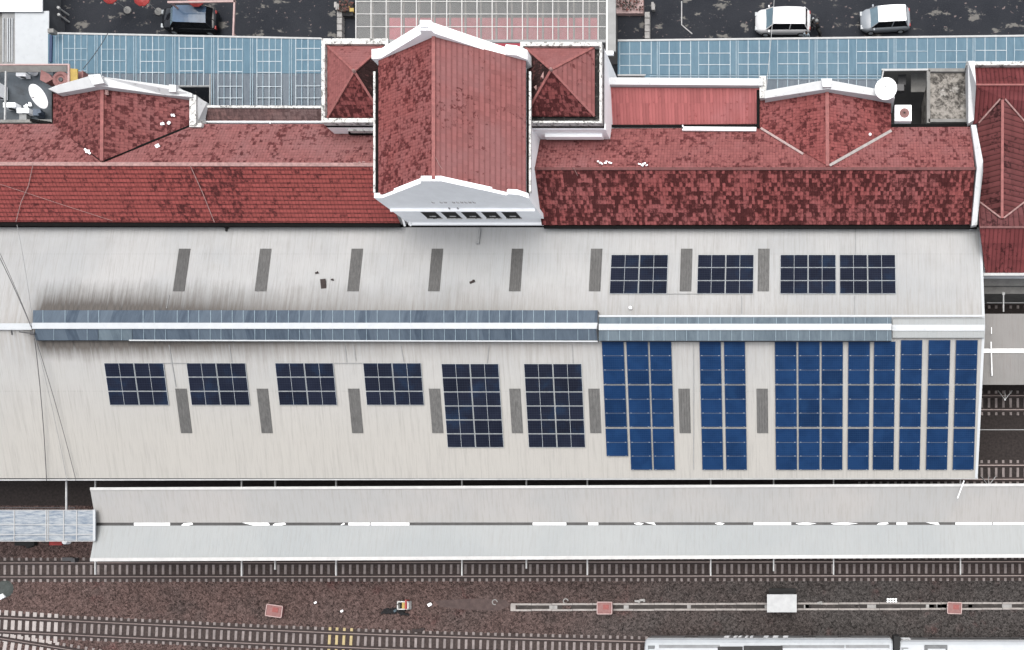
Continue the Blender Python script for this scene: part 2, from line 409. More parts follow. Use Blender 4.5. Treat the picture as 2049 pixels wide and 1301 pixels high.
def solar(name, a, b, line, cw, ch, hi=(.02, .05, .11)):
    m = N(name); o = m.coord('Object'); x, y, z = m.sep(o)
    oi = m.node('ShaderNodeObjectInfo').outputs['Random']
    g = m.noise(m.world(), .8, 4, .6)
    c = m.mix(m.ramp(g, .35, .65), a, b)
    c = m.mix(m.math('MULTIPLY', m.math('POWER', oi, 3.0), .6), c, tuple(q * .50 for q in a))
    pt = m.noise(m.vmath('ADD', m.world(), (5, 9, 0)), .45, 5, .65)
    c = m.mix(m.math('MULTIPLY', m.ramp(pt, .5, .72), .45), c, hi)
    gx = m.math('ABSOLUTE', m.math('SUBTRACT', m.math('FRACT', m.math('DIVIDE', m.math('ADD', x, 50), cw)), .5))
    gy = m.math('ABSOLUTE', m.math('SUBTRACT', m.math('FRACT', m.math('DIVIDE', m.math('ADD', y, 50), ch)), .5))
    l = m.math('MAXIMUM', m.ramp(gx, .45, .49), m.ramp(gy, .42, .47))
    c = m.mix(m.math('MULTIPLY', l, .30), c, line)
    return m.out(c, .35, 0, .02)
M['cell_blue'] = solar('blue_silicon_cells', (.0075, .035, .112), (.0115, .047, .142), (.06, .13, .26), .16, .16, (.017, .064, .172))
M['cell_dark'] = solar('dark_silicon_cells', (.013, .017, .034), (.018, .023, .043), (.085, .10, .14), .18, .175)
M['alu'] = plain('aluminium_rail', (.68, .74, .78), .4, .1, 4)
M['alu_dark'] = plain('blue_grey_panel_frame', (.05, .08, .14), .4, .1, 4)
M['clamp'] = plain('clamp_metal', (.32, .36, .42), .4, .1, 4)

def asphalt():
    m = N('worn_asphalt'); g = m.world()
    f = m.noise(g, 12.0, 6, .75); b = m.noise(g, .35, 5, .6)
    c = m.mix(m.ramp(b, .3, .7), (.024, .028, .037), (.040, .044, .054))
    c = m.mix(m.ramp(f, .35, .8), c, (.056, .060, .068))
    p = m.noise(m.vmath('ADD', m.vmath('MULTIPLY', g, (.75, 1.25, 1)), (3.0, 8.5, 0)), .85, 7, .66)
    c = m.mix(m.math('MULTIPLY', m.ramp(p, .585, .64), .8), c, (.27, .26, .24))
    p2 = m.noise(m.vmath('ADD', g, (33.0, 2.5, 0)), 2.6, 4, .6)
    c = m.mix(m.math('MULTIPLY', m.ramp(p2, .64, .69), .75), c, (.36, .29, .28))
    m.bump(f, .01)
    return m.out(c, .9, 0, .08)
M['asphalt'] = asphalt()

def ballast():
    m = N('ballast_stone'); g = m.world(); x, y, z = m.sep(g)
    vo = m.node('ShaderNodeTexVoronoi'); m.link(g, vo.inputs['Vector']); vo.inputs['Scale'].default_value = 6.5
    rr = m.sep(vo.outputs['Color'])[0]
    vo2 = m.node('ShaderNodeTexVoronoi'); m.link(g, vo2.inputs['Vector']); vo2.inputs['Scale'].default_value = 14
    r2 = m.sep(vo2.outputs['Color'])[1]
    big = m.noise(g, .30, 5, .65); b2 = m.noise(m.vmath('ADD', g, (40, 3, 0)), .13, 4, .6)
    east = m.math('ADD', m.ramp(x, -34, 2), m.math('MULTIPLY', m.math('SUBTRACT', b2, .5), 1.6), clamp=True)
    base = m.mix(east, (.130, .088, .080), (.086, .078, .075))
    c = m.mix(m.math('MULTIPLY', m.ramp(big, .55, .75), .75), base, (.140, .066, .062))
    c = m.mix(m.math('MULTIPLY', m.ramp(b2, .5, .35), .5), c, (.062, .056, .054))
    v = m.math('ADD', m.math('MULTIPLY', rr, .55), m.math('MULTIPLY', r2, .45))
    c = m.mix(1.0, c, m.mix(v, (.22, .22, .22), (2.0, 2.0, 2.0), raw=True), 'MULTIPLY')
    h = m.math('ADD', m.math('MULTIPLY', vo.outputs['Distance'], -1.0), m.math('MULTIPLY', rr, .6))
    m.bump(h, .08, 1.0)
    return m.out(c, .95, 0, .08)
M['ballast'] = ballast()
M['bed'] = plain('shaded_trackbed', (.040, .031, .029), .95, .5, 5.0, dirt=.4, dirtcol=(.10, .085, .08))  # bed colour darkened to stand for the shade under the roofs
M['bed2'] = plain('dark_brown_trackbed', (.068, .049, .045), .95, .55, 6.0, dirt=.6, dirtcol=(.17, .135, .125))
M['dust'] = plain('trodden_brown_dust', (.125, .088, .082), .95, .3, 2.2, dirt=.35, dirtcol=(.06, .045, .042))
M['soil'] = plain('dark_soil', (.05, .046, .043), .95, .3, .5)
M['sleeper'] = plain('concrete_sleeper', (.345, .300, .290), .85, .35, 1.2, dirt=.4, dirtcol=(.2, .15, .14))
M['sleeper_new'] = plain('new_concrete_sleeper', (.56, .51, .49), .8, .15, 2.0)
M['sleeper_yellow'] = plain('yellow_sleeper', (.62, .50, .26), .8, .2, 3.0)
M['rail_foot'] = plain('rusty_rail_foot', (.045, .030, .028), .8, .3, 4)
M['rail_head'] = plain('worn_rail_head', (.30, .235, .22), .4, .15, 3, metal=.2)
M['carpet'] = plain('red_entrance_floor', (1.0, .17, .22), .9, .25, .9)
M['paving'] = plain('dark_paving', (.055, .055, .058), .85, .35, .8, dirt=.5, dirtcol=(.16, .15, .14))
M['lightcurb'] = plain('pale_kerb_stone', (.50, .49, .475), .85, .25, 2.5, dirt=.4)
M['gold'] = M['yellow']
def mottled():
    m = N('lichen_concrete'); g = m.world()
    a = m.noise(m.vmath('MULTIPLY', g, (1.0, 1.0, 1)), 1.6, 9, .78)
    b = m.noise(m.vmath('ADD', g, (8, 1, 0)), .8, 6, .7)
    c = m.mix(m.ramp(a, .40, .60), (.065, .060, .054), (.45, .42, .38))
    c = m.mix(m.math('MULTIPLY', m.ramp(b, .54, .66), .8), c, (.66, .64, .60))
    return m.out(c, .9, 0, .2)
M['lichen'] = mottled()

# ------------------------------------------------------------------ ground
def ground_sheet(name, quads, z, mat, kind='structure', label=None, cat=None):
    b = MB()
    for q in quads: b.poly([P(x, y, 0) + Vector((0, 0, z)) for x, y in q][::-1])
    o = b.build(name, mat); tag(o, label, cat, kind=kind); return o
ground_sheet('trackbed', [[(-1500, 570), (3600, 570), (3600, 1012), (-1500, 1012)]], .0015, M['bed'])
gb = MB(); gb.poly([(-400, -400, -.05), (400, -400, -.05), (400, 400, -.05), (-400, 400, -.05)]); o = gb.build('ground', M['soil']); tag(o, kind='structure')
ground_sheet('ballast_ground', [[(-1500, 560), (3600, 560), (3600, 2600), (-1500, 2600)]], -.004, M['ballast'])
ground_sheet('road', [[(-1500, -1600), (3600, -1600), (3600, 250), (-1500, 250)]], -.002, M['asphalt'])
pv = MB(); pv.prism([P(715, -700)[:2], P(1236, -700)[:2], P(1236, 130)[:2], P(715, 130)[:2]][::-1], -.02, .10, 0); o = pv.build('pavement', M['paving']); tag(o, kind='structure')
ground_sheet('worn_footpath', [[(868, 1202), (940, 1198), (1010, 1200), (1022, 1210), (1000, 1222), (930, 1220), (880, 1214)]], .004, M['dust'])

# ------------------------------------------------------------------ railway tracks
def make_track(name, label, pts, x0, x1, mats=None, every=14.4, limit=100, width=(.20, 2.0), odd=None):
    """pts: centre line in photo pixels on the ground; x0..x1 where sleepers show"""
    ctr = [P(x, y) for x, y in pts]
    t = thing(name, ctr[len(ctr) // 2], label, 'railway track')
    def at(px):
        for (xa, ya), (xb, yb) in zip(pts, pts[1:]):
            if px <= xb or (xb, yb) == pts[-1]:
                f = (px - xa) / (xb - xa); return P(px, ya + (yb - ya) * f), math.atan2(-(yb - ya), xb - xa)
    for sgn in (-1, 1):
        b = MB(); prev = None
        q = []
        for i, p in enumerate(ctr):
            dv = ctr[min(i + 1, len(ctr) - 1)] - ctr[max(i - 1, 0)]
            q.append(p + Vector((-dv.y, dv.x, 0)).normalized() * .567 * sgn)
        for a, c in zip(q, q[1:]):
            up = Vector((0, 0, 1))
            b.bar(a + up * .075, c + up * .075, .36, .05, 0)
            b.bar(a + up * .14, c + up * .14, .03, .07, 0)
            b.bar(a + up * .175, c + up * .175, .075, .037, 1)
        b.build('rail', [M['rail_foot'], M['rail_head']], t)
    n, k = 0, x0
    extra = MB(); protos = {}
    while k < x1:
        p, a = at(k)
        kind, wd, ln = 'sleeper', width[0], width[1]
        if odd: kind, wd, ln, dy = odd(k, wd, ln)
        else: dy = 0
        a += rnd.uniform(-.02, .02); zz = rnd.uniform(-.012, .006)
        if n < limit:
            key = (kind, round(wd, 2), round(ln, 2))
            if key not in protos:
                b = MB(); b.box((0, 0, -.03), (wd, ln, .16)); me = b.build('sleeper', M[kind], t, bevel=.02); WL[me] = WL[t]
                for v in me.data.vertices: v.co += WL[t]
                protos[key] = me; o = me
            else:
                o = protos[key].copy(); C.objects.link(o)
            o.location = p - WL[t] + Vector((0, dy, zz)); o.rotation_euler.z = a
            if kind == 'sleeper_yellow': o['label'] = 'sleeper painted yellow'
        else: extra.box(p + Vector((0, dy, -.03 + zz)), (wd, ln, .16), a)
        n += 1; k += every
    for q0, q1 in ((pts[0][0] + 8, x0 - 4), (k, pts[-1][0] - 8)):      # the track goes on beyond the frame
        q = (x0 - every) if q1 < x0 else q0
        while q0 <= q <= q1 or (q1 >= x0 and q <= q1):
            p, a = at(q); kd, wd, ln, dy = odd(q, *width) if odd else ('sleeper', width[0], width[1], 0)
            extra.box(p + Vector((0, dy, -.03)), (wd, ln, .16), a + rnd.uniform(-.02, .02)); q += -every if q1 < x0 else every
    if extra.v: tag(extra.build('sleeper_row', M['sleeper'], t), kind='stuff')
    return t
def bed(pts, x0):
    m = MB()
    for (xa, ya), (xb, yb) in zip(pts, pts[1:]):
        a, c = P(xa, ya, 0), P(xb, yb, 0); m.poly([a + Vector((0, -.95, .006)), c + Vector((0, -.95, .006)), c + Vector((0, .95, .006)), a + Vector((0, .95, .006))])
    tag(m.build('trackbed', M['bed2']), kind='structure')
bed([(-300, 1141), (2400, 1138)], 0)
bed([(-300, 1236.5), (0, 1249.5), (520, 1274), (760, 1284), (1000, 1291), (1290, 1298), (1700, 1312), (2400, 1330)], 0)
make_track('railway_track', 'straight track with pale sleepers along the south edge of the long canopy', [(-300, 1141), (0, 1140.5), (1000, 1139), (2049, 1138), (2400, 1137)], 10, 2075)
def odd2(k, wd, ln):
    if k < 122: return 'sleeper_new', .30, 2.35 + max(0, 122 - k) * .002, -.12
    if 655 < k < 709: return 'sleeper_yellow', .22, 2.0, 0
    return 'sleeper', .21, 2.0, 0
make_track('railway_track', 'slanting track with four yellow sleepers crossing the bottom left of the yard', [(-300, 1236.5), (0, 1249.5), (520, 1274), (760, 1284), (1000, 1291), (1290, 1298), (1700, 1312), (2400, 1330)], -3, 1300, odd=odd2)
make_track('railway_track', 'track with broad white turnout sleepers cut off by the bottom left corner', [(-300, 1246), (0, 1291), (148, 1315), (420, 1362)], -4, 200, odd=lambda k, wd, ln: ('sleeper_new' if k < 118 else 'sleeper', .30 if k < 118 else .21, 2.0, .0))
make_track('railway_track', 'dark track between the grey platform canopy and the right end of the hall', [(1700, 806.5), (2049, 806.5), (2400, 806.5)], 1950, 2080)
make_track('railway_track', 'dark track just above the long canopy at the right edge', [(1700, 945.5), (2049, 945.5), (2400, 945.5)], 1950, 2080)
make_track('railway_track', 'shadowed track between the concrete ledge and the grey platform canopy', [(1700, 593), (2049, 593), (2400, 593)], 1950, 2080)

# ------------------------------------------------------------------ great platform hall with the solar roof
ZN, ZR, ZS = 5.8, 7.45, 5.2
hall = thing('platform_hall', P(1000, 700, 0), 'huge platform hall with pale ribbed metal roof, grey skylights and blue ridge glazing', 'station hall')
XW = -260
yr = P(0, 655, ZR).y; yn = P(0, 455, ZN).y; ys = P(0, 957, ZS).y
def zN(y): return ZR + (y - yr) / (yn - yr) * (ZN - ZR)
def zS(y): return ZR + (y - yr) / (ys - yr) * (ZS - ZR)
def on(px, py, off=0.0):
    """point of the hall roof seen at a photo pixel"""
    z = 6.5
    for _ in range(12):
        y = P(px, py, z).y; z = (zN(y) if y > yr else zS(y)) + off
    return P(px, py, z)
def rz_(x, y, off=0.0): return Vector((x, y, (zN(y) if y > yr else zS(y)) + off))
b = MB()
en, er, es = P(1963, 455, ZN), P(1970, 655, ZR), P(1955, 957, ZS)
wn, wr, ws = P(XW, 455, ZN), P(XW, 655, ZR), P(XW, 957, ZS)
def hu(p): return (p.x, p.y - yr)
def slope(q):
    b.poly(q, 0, [hu(p) for p in q])
slope([wr, er, en, wn]); slope([ws, es, er, wr])
dn = Vector((0, 0, .06))
for a, c in ((wn, en), (en, er), (er, es), (es, ws), (ws, wr), (wr, wn)): b.poly([a - dn, c - dn, c, a], 0)
b.poly([wn - dn, en - dn, er - dn, wr - dn], 0); b.poly([wr - dn, er - dn, es - dn, ws - dn], 0)
roof = b.build('roof', M['roof_metal'], hall)
# eave gutters, verge trims
g = MB(); g.bar(P(XW, 452, ZN - .1), P(1958, 453, ZN - .1), .28, .2, 0); g.build('gutter', M['dark_gap'], hall)
g = MB(); g.bar(P(XW, 961, ZS - .05), P(1957, 957.5, ZS - .05), .10, .16, 0); g.bar(P(XW, 958.6, ZS - .12), P(1957, 955.2, ZS - .12), .14, .1, 1)
g.build('gutter', [M['steel_pale'], M['steel_dark']], hall)
for a, c in ((en, er), (er, es)):
    g = MB(); up = Vector((0, 0, .035)); g.bar(a + up + Vector((-.06, 0, 0)), c + up + Vector((-.06, 0, 0)), .2, .08); g.build('verge_trim', M['white_sheet'], hall)
# columns
for px in range(-200, 1960, 180):
    for py, zt in ((470, ZN - .3), (800, 6.2), (945, ZS - .2)):
        q = P(px, py, zt); m = MB(); m.box((q.x, q.y, zt / 2), (.25, .25, zt)); m.build('column', M['steel_dark'], hall)
# skylights: world rectangles lying on the slope
def slope_rect(cx, cy, wpx, y0, y1, off=.03):
    c = on(cx, cy); z = c.z; hw = wpx / 2 * (H - z) / (H * K)
    ya, yb = on(cx, y0).y, on(cx, y1).y
    return [rz_(c.x - hw, ya, off), rz_(c.x + hw, ya, off), rz_(c.x + hw, yb, off), rz_(c.x - hw, yb, off)]
for cx in (364, 527, 711, 872, 1033, 1192, 1373, 1528):
    m = MB(); m.sheet(slope_rect(cx, 540, 23, 498, 583, .035), .03); m.build('roof_light', M['frp'], hall)
for cx in (368, 530, 712, 873, 1033, 1190.5, 1370, 1525.5):
    m = MB(); m.sheet(slope_rect(cx, 822, 22.5, 778, 867, .035), .03); m.build('roof_light', M['frp'], hall)
# ridge monitor: low glazed lantern either side of the white cap
def q4(x0, x1, ya, za, yb, zb): return [P(x0, ya, za), P(x1, ya, za), P(x1, yb, zb), P(x0, yb, zb)]
ridge_mon = MB(); ridge_mon.sheet(q4(64, 1196, 646, ZR + .80, 658, ZR + .80), .12); ridge_mon.sheet(q4(1198, 1784, 648, ZR + .80, 660.5, ZR + .80), .12)
rm = ridge_mon.build('ridge_monitor', M['white_sheet'], hall)
for x0, x1, ya, yb, yc, yd, mm in ((66, 1196, 621, 646, 658, 681, 'monitor'), (1198, 1784, 635, 648, 660.5, 682, 'monitor_pale')):
    za = ZR + (.30 if x0 < 100 else .45)
    def pane(xa, xb, y0, z0, y1, z1, k2):
        m = MB(); m.sheet(q4(xa, xb, y0, z0, y1, z1), .04, 0)
        k = x0 + 20
        while k < xb - 4:
            if k > xa + 2 and rnd.random() < .8:
                j = rnd.uniform(-1, 1); m.bar(P(k + j, y0, z0 + .03), P(k + j, y1, z1 + .03), .035, .03, 1)
            k += 22.3
        m.build('glazing', [M[k2], M['batten_pale']], rm)
    pane(x0, x1, ya, za, yb, ZR + .72, mm)
    if x0 < 100:
        for xa, xb, k2 in ((x0 + 4, 196, 'monitor'), (197, 264, 'monitor_pale'), (265, x1, 'monitor')): pane(xa, xb, yc, ZR + .72, yd, za, k2)
    else: pane(x0, x1, yc, ZR + .72, yd, za, mm)
    # upstand walls of the lantern
    m = MB(); m.bar(P(x0 + 2, ya + 2, za - .03), P(x1, ya + 2, za - .03), .05, .7); m.bar(P(x0 + 2, yd - 2, za - .03), P(x1, yd - 2, za - .03), .05, .9)
    m.build('upstand', M['steel_dark'], rm)
m = MB(); m.bar(P(258, 681, ZR + .34), P(1196, 683, ZR + .34), .09, .07); m.build('edge_flashing', M['white_sheet'], rm)
m = MB(); m.bar(P(1198, 632.5, ZR + .50), P(1970, 632, ZR + .36), .14, .07); m.build('edge_flashing', M['white_sheet'], rm)
m = MB(); m.sheet(q4(XW, 63, 647, ZR + .2, 660, ZR + .2), .1); m.sheet(q4(1785, 1970, 650, ZR + .25, 662, ZR + .25), .1); m.build('ridge_cap', M['white_sheet'], hall)
m = MB(); m.sheet(q4(1786, 1970, 636, ZR + .13, 650, ZR + .2), .06); m.sheet(q4(1786, 1970, 662, ZR + .2, 676, ZR + .10), .06); m.build('ridge_cap', M['canopy_s'], hall)
m = MB(); m.bar(P(1196.5, 622, ZR + .42), P(1196.5, 646, ZR + .9), .06, .05); m.bar(P(1196.5, 646, ZR + .9), P(1194, 660, ZR + .9), .06, .05); m.bar(P(1194, 660, ZR + .9), P(1197, 685, ZR + .42), .06, .05)
m.build('joint_strap', M['steel_dark'], rm)
m = MB(); m.bar(P(38, 664, ZR + .30), P(72, 668, ZR + .35), .08, .08); m.bar(P(22, 661, ZR + .25), P(23.5, 670, ZR + .25), .07, .07); m.box(P(66, 667, ZR + .32), (.35, .22, .16)); m.build('bracket', M['steel_dark'], hall)
# conduits on the roof sheet
cond = [(338, 690, 352, 775), (458, 690, 464, 725), (690, 692, 694, 725), (708, 692, 712, 722), (802, 692, 808, 724), (978, 692, 975, 727), (1145, 690, 1147, 727), (338, 590, 333, 617), (1388, 690, 1388, 940), (1484, 592, 1484, 628), (1710, 592, 1710, 630), (1712, 458, 1712, 510)]
for x0, y0, x1, y1 in cond:
    m = MB(); m.bar(on(x0, y0, .05), on(x1, y1, .05), .05, .04); m.build('conduit', M['grey_metal'], hall)
for x0, x1, y0 in ((325, 375, 727), (668, 728, 727), (1335, 1395, 588)):
    m = MB(); m.bar(on(x0, y0, .06), on(x1, y0, .06), .045, .04); m.build('conduit', M['grey_metal'], hall)

# ------------------------------------------------------------------ solar panels, every panel its own thing
ORD = ['first', 'second', 'third', 'fourth', 'fifth', 'sixth', 'seventh', 'eighth', 'ninth', 'tenth', 'eleventh', 'twelfth', 'thirteenth']
angS = math.atan2(ZR - ZS, abs(yr - ys)); angN = -math.atan2(ZR - ZN, abs(yn - yr))
protos = {}
def panel(kind, c, wd, ht, ang, label, group):
    key = (kind, round(wd, 2), round(ht, 2))
    t = thing('solar_panel', c, label, 'solar panel', group); t.rotation_euler.x = ang
    if key not in protos:
        parts = []
        f = MB(); fw = .018 if kind == 'blue' else .016
        f.box((0, 0, .02), (wd, ht, .035)); 
        fo = f.build('frame', M['alu_dark'] if kind == 'blue' else M['alu'], None, origin=(0, 0, 0)); parts.append(fo)
        gl = MB()
        if kind == 'blue': gl.box((0, 0, .036), (wd - 2 * fw, ht - 2 * fw, .008))
        else:
            for sx in (-1, 1): gl.box((sx * (wd / 4 - .004), 0, .036), (wd / 2 - fw - .012, ht - 2 * fw, .008))
        parts.append(gl.build('cell_sheet', M['cell_' + kind], None, origin=(0, 0, 0)))
        if kind == 'blue':
            for sx in (-1, 1):
                cl = MB(); cl.box((sx * (wd / 2 - .16), -ht / 2 + .01, .045), (.09, .05, .02)); parts.append(cl.build('clamp', M['clamp'], None, origin=(0, 0, 0)))
        for o in parts: o.parent = t
        protos[key] = parts
    else:
        for p in protos[key]:
            o = p.copy(); C.objects.link(o); o.parent = t
    return t
def array(kind, cx, cy, wpx, y0, y1, cols, rows, desc, group, up=True):
    c = on(cx, cy); hw = wpx / 2 * (H - c.z) / (H * K)
    ya, yb = on(cx, y0).y, on(cx, y1).y
    ang = angS if c.y < yr else angN
    gx, gy = (.045, .03)
    wd = (2 * hw - gx * (cols - 1)) / cols; ht = ((ya - yb) - gy * (rows - 1)) / rows
    for r in range(rows):
        for k in range(cols):
            x = c.x - hw + wd / 2 + k * (wd + gx); y = ya - ht / 2 - r * (ht + gy)
            side = ['left', 'right'][k] if cols == 2 else ORD[k] + ' column of'
            lab = f'panel in {ORD[r]} row from top, {side} half of {desc}'
            panel(kind, rz_(x, y, .07), wd, ht / math.cos(ang), ang, lab, group)
LA = [(275, 118, 'leftmost dark array below ridge'), (438.5, 117, 'second dark array from left'), (614, 115.5, 'third dark array from left'), (789, 115, 'fourth dark array from left')]
for cx, wp, ds in LA: array('dark', cx, 769, wp, 727, 811, 2, 3, ds, 'dark solar arrays on the hall roof')
for cx, wp, ds in ((947, 113, 'left tall dark array'), (1111, 114, 'tall dark array beside blue panels')):
    array('dark', cx, 812, wp, 728.5, 895.5, 2, 6, ds, 'dark solar arrays on the hall roof')
for cx, wp, ds in ((1279, 114, 'leftmost dark array above ridge'), (1452, 112, 'second dark array above ridge'), (1617, 111, 'third dark array above ridge'), (1736, 111.5, 'rightmost dark array above ridge')):
    array('dark', cx, 550, wp, 511, 588.5, 2, 3, ds, 'dark solar arrays above the ridge')
BC = [(1232, 43.5), (1280, 43), (1326, 43), (1424, 42.5), (1472, 42), (1573, 43), (1619, 42.5), (1665, 42.5), (1718, 43), (1768.5, 42.5), (1821.5, 42.5), (1876.5, 43), (1930.5, 43)]
for ci, (cx, wp) in enumerate(BC):
    c = on(cx, 812); hw = wp / 2 * (H - c.z) / (H * K)
    ytop = 684 if ci < 10 else 681
    edges = [(ytop, 769.5), (771.5, 855), (858, 940.5)]
    for s, (a0, a1) in enumerate(edges):
        ya, yb = on(cx, a0).y, on(cx, a1).y; ht = (ya - yb) / 3
        for r in range(3):
            n = s * 3 + r
            if ci == 0 and n == 8: continue
            y = ya - ht / 2 - r * ht
            panel('blue', rz_(c.x, y, .10), 2 * hw, round((ht - .008) / math.cos(angS), 2), angS,
                  f'blue solar panel, {ORD[n]} below the ridge in the {ORD[ci]} blue column from the left', 'blue solar panels on the hall roof')
    m = MB()
# loose things on the hall roof
for x, y, sx, sy, a, lab in ((647, 568, .40, .72, .1, 'dark rusty sheet lying on the hall roof between two upper skylights'), (945, 564, .42, .16, .4, 'small dark scrap lying on the roof below the white gable'), (634, 546, .25, .12, .2, 'tiny dark scrap just above the rusty sheet on the hall roof'), (665, 560, .22, .1, -.3, 'tiny dark scrap just right of the rusty sheet on the hall roof')):
    m = MB(); c = on(x, y, .06); m.box(c, (sx, sy, .05), a); m.box(c + Vector((.03, .05, .03)), (sx * .6, sy * .5, .04), a + .5)
    tag(m.build('metal_scrap', M['rail_foot'], bevel=.01), lab, 'scrap')
m = MB(); c = on(958, 470, .05); m.bar(on(960, 455, .3), on(957, 487, .12), .12, .12); m.box(on(956, 486, .12), (.25, .16, .15)); tag(m.build('drain_pipe', M['grey_metal']), 'short grey downpipe running onto the hall roof below the gable', 'pipe')
m = MB(); m.box(on(453, 453, .15), (.22, .3, .3)); m.box(on(453, 459, .10), (.12, .3, .15)); tag(m.build('roof_bracket', M['rubber'], bevel=.02), 'small black bracket on the eave between red roof and hall roof', 'bracket')
m = MB(); m.lathe(on(1262, 617, .05), [(.12, 0), (.12, .2), (.02, .26)], 10); tag(m.build('roof_vent', M['white']), 'small white vent cap just above the ridge glazing', 'vent')

def cable(name, pts, r, mat, lab, cat='cable'):
    m = MB(); m.tube(pts, r, 5); o = m.build(name, mat); return tag(o, lab, cat)
def sag(a, c, dz, n=10):
    return [a.lerp(c, i / n) - Vector((0, 0, dz * 4 * (i / n) * (1 - i / n))) for i in range(n + 1)]
hook = P(68, 668, ZR + .7)
m = MB(); m.tube([P(68, 668, ZR + .2), hook], .05, 6); m.build('cable_post', M['steel_dark'], hall)
cable('overhead_cable', sag(P(-120, 300, 8.4), hook, .5), .028, M['steel_dark'], 'thick dark cable slanting across the left edge onto the hall ridge')
cable('overhead_cable', sag(P(-60, 385, 8.2), hook, .25), .018, M['steel_dark'], 'thin dark cable close beside the thick cable left of the ridge')
cable('overhead_cable', sag(P(34, 450, 7.2), hook, .12), .018, M['grey_metal'], 'thin grey cable from the red roof down to the ridge end')
cable('overhead_cable', sag(hook, P(93, 962, 5.4), .15), .026, M['steel_dark'], 'steepest dark cable from the ridge end to the lower eave')
cable('overhead_cable', sag(hook, P(134, 962, 5.4), .15), .016, M['grey_metal'], 'middle thin cable fanning from the ridge end to the lower eave')
cable('overhead_cable', sag(hook, P(152, 962, 5.4), .15), .020, M['steel_dark'], 'rightmost thin cable fanning from the ridge end to the lower eave')

# ------------------------------------------------------------------ long butterfly canopy
cv = thing('platform_canopy', P(1100, 1048, 0), 'long pale butterfly canopy with a dark central gutter below the hall', 'platform canopy')
ZE, ZC = 4.6, 3.95
E = 2300
m = MB(); m.sheet([P(180, 977, ZE), P(E, 968, ZE), P(E, 1045, ZC), P(192, 1046, ZC)], .06); m.build('roof', M['canopy_n'], cv)
m = MB(); m.sheet([P(192, 1052, ZC), P(E, 1050, ZC), P(E, 1112, ZE), P(180, 1121, ZE)], .06); m.build('roof', M['canopy_s'], cv)
m = MB(); m.sheet([P(180, 975.5, ZE + .06), P(E, 966.5, ZE + .06), P(E, 972, ZE + .04), P(180, 981, ZE + .04)], .1); m.build('edge_flashing', M['flash'], cv)
m = MB(); m.sheet([P(180, 1116.5, ZE + .04), P(E, 1108, ZE + .04), P(E, 1115, ZE + .06), P(180, 1123.5, ZE + .06)], .14); m.build('edge_flashing', M['flash'], cv)
m = MB(); m.sheet([P(191, 1045.6, ZC - .06), P(E, 1044.6, ZC - .06), P(E, 1050.6, ZC - .06), P(191, 1052.4, ZC - .06)], .25); m.build('gutter', plain('dark_gutter_bed', (.085, .083, .083), .6, .3, 1.5), cv)
PATCH = [(268, 340, 0), (362, 386, 1), (484, 540, 2), (545, 572, 1), (681, 690, 1), (697, 740, 0), (742, 819, 0), (1066, 1133, 0), (1177, 1197, 0), (1268, 1288, 3), (1290, 1312, 2), (1430, 1450, 3), (1508, 1583, 0), (1592, 1634, 3), (1662, 1717, 3), (1754, 1778, 1), (1794, 1815, 0), (1852, 1880, 2), (1912, 1985, 0), (1987, 2049, 0)]
for x0, x1, k in PATCH:
    m = MB(); f = (x0 - 191) / (2049 - 191); yt = 1046.2 - f * 1.0; yb = 1051.6 - f * 1.6
    z = ZC - .05
    sh = [[(x0, yt), (x1, yt), (x1, yb), (x0, yb)], [(x0, yb), (x0 + 6, yt + 1), (x1 - 2, yt), (x1, yb - 2), (x1 - 8, yb)], [(x0, yt), (x1 - 3, yt), (x1, yb), (x0 + 22, yb)], [(x0, yt + 1.5), ((x0 + x1) / 2, yt), (x1, yt + 2), ((x0 + x1) / 2 + 4, yb), (x0 + 5, yb - 1)]][k]
    m.sheet([P(a, c, z) for a, c in sh], .02); m.build('gutter_patch', M['white'], cv)  # irregular white patches laid along the gutter
for px, yb in ((190, 1150), (483, 1153), (550, 1140), (672, 1152), (924, 1152), (1053, 1138), (1175, 1151), (1422, 1152), (1548, 1143), (1668, 1150), (1922, 1150)):
    m = MB(); zb = 3.6
    m.bar(P(px, 958, zb), P(px, yb, zb), .10, .12); m.build('beam', M['steel_pale'], cv)
    q = P(px, 1048, zb); m = MB(); m.box((q.x, q.y, 1.85), (.22, .22, 3.7)); m.build('column', M['steel_dark'], cv)

# walkway canopy at the left
wk = thing('walkway_canopy', P(90, 1050, 0), 'short walkway roof of scratched bluish sheets at the left edge', 'canopy')
m = MB(); m.sheet([P(-200, 1022, 4.5), P(189, 1022, 4.5), P(189, 1082, 4.4), P(-200, 1082, 4.4)], .04); m.build('roof', M['walk_sheet'], wk)
m = MB()
for x in (-60, 28, 92, 96, 127, 153): m.bar(P(x, 1021, 4.55), P(x, 1083, 4.45), .06, .07)
for y in (1021, 1050, 1070, 1083): m.bar(P(-200, y, 4.55), P(189, y, 4.5), .05, .07)
m.build('frame', M['steel_pale'], wk)
m = MB(); m.bar(P(188, 1020, 4.62), P(188, 1082, 4.52), .17, .1); m.build('end_flashing', M['white_sheet'], wk)
for x in (10, 128):
    q = P(x, 1052); m = MB(); m.box((q.x, q.y, 2.15), (.15, .15, 4.3)); m.build('column', M['steel_dark'], wk)
m = MB(); m.bar(P(132, 963, 4.3), P(132, 1022, 4.3), .11, .1); m.build('beam', M['steel_pale'], wk)
m = MB(); m.bar(P(-200, 1016, 3.2), P(150, 1016, 3.2), .06, .08); tag(m.build('pipe', M['steel_dark']), 'thin dark pipe running just above the bluish walkway roof', 'pipe')
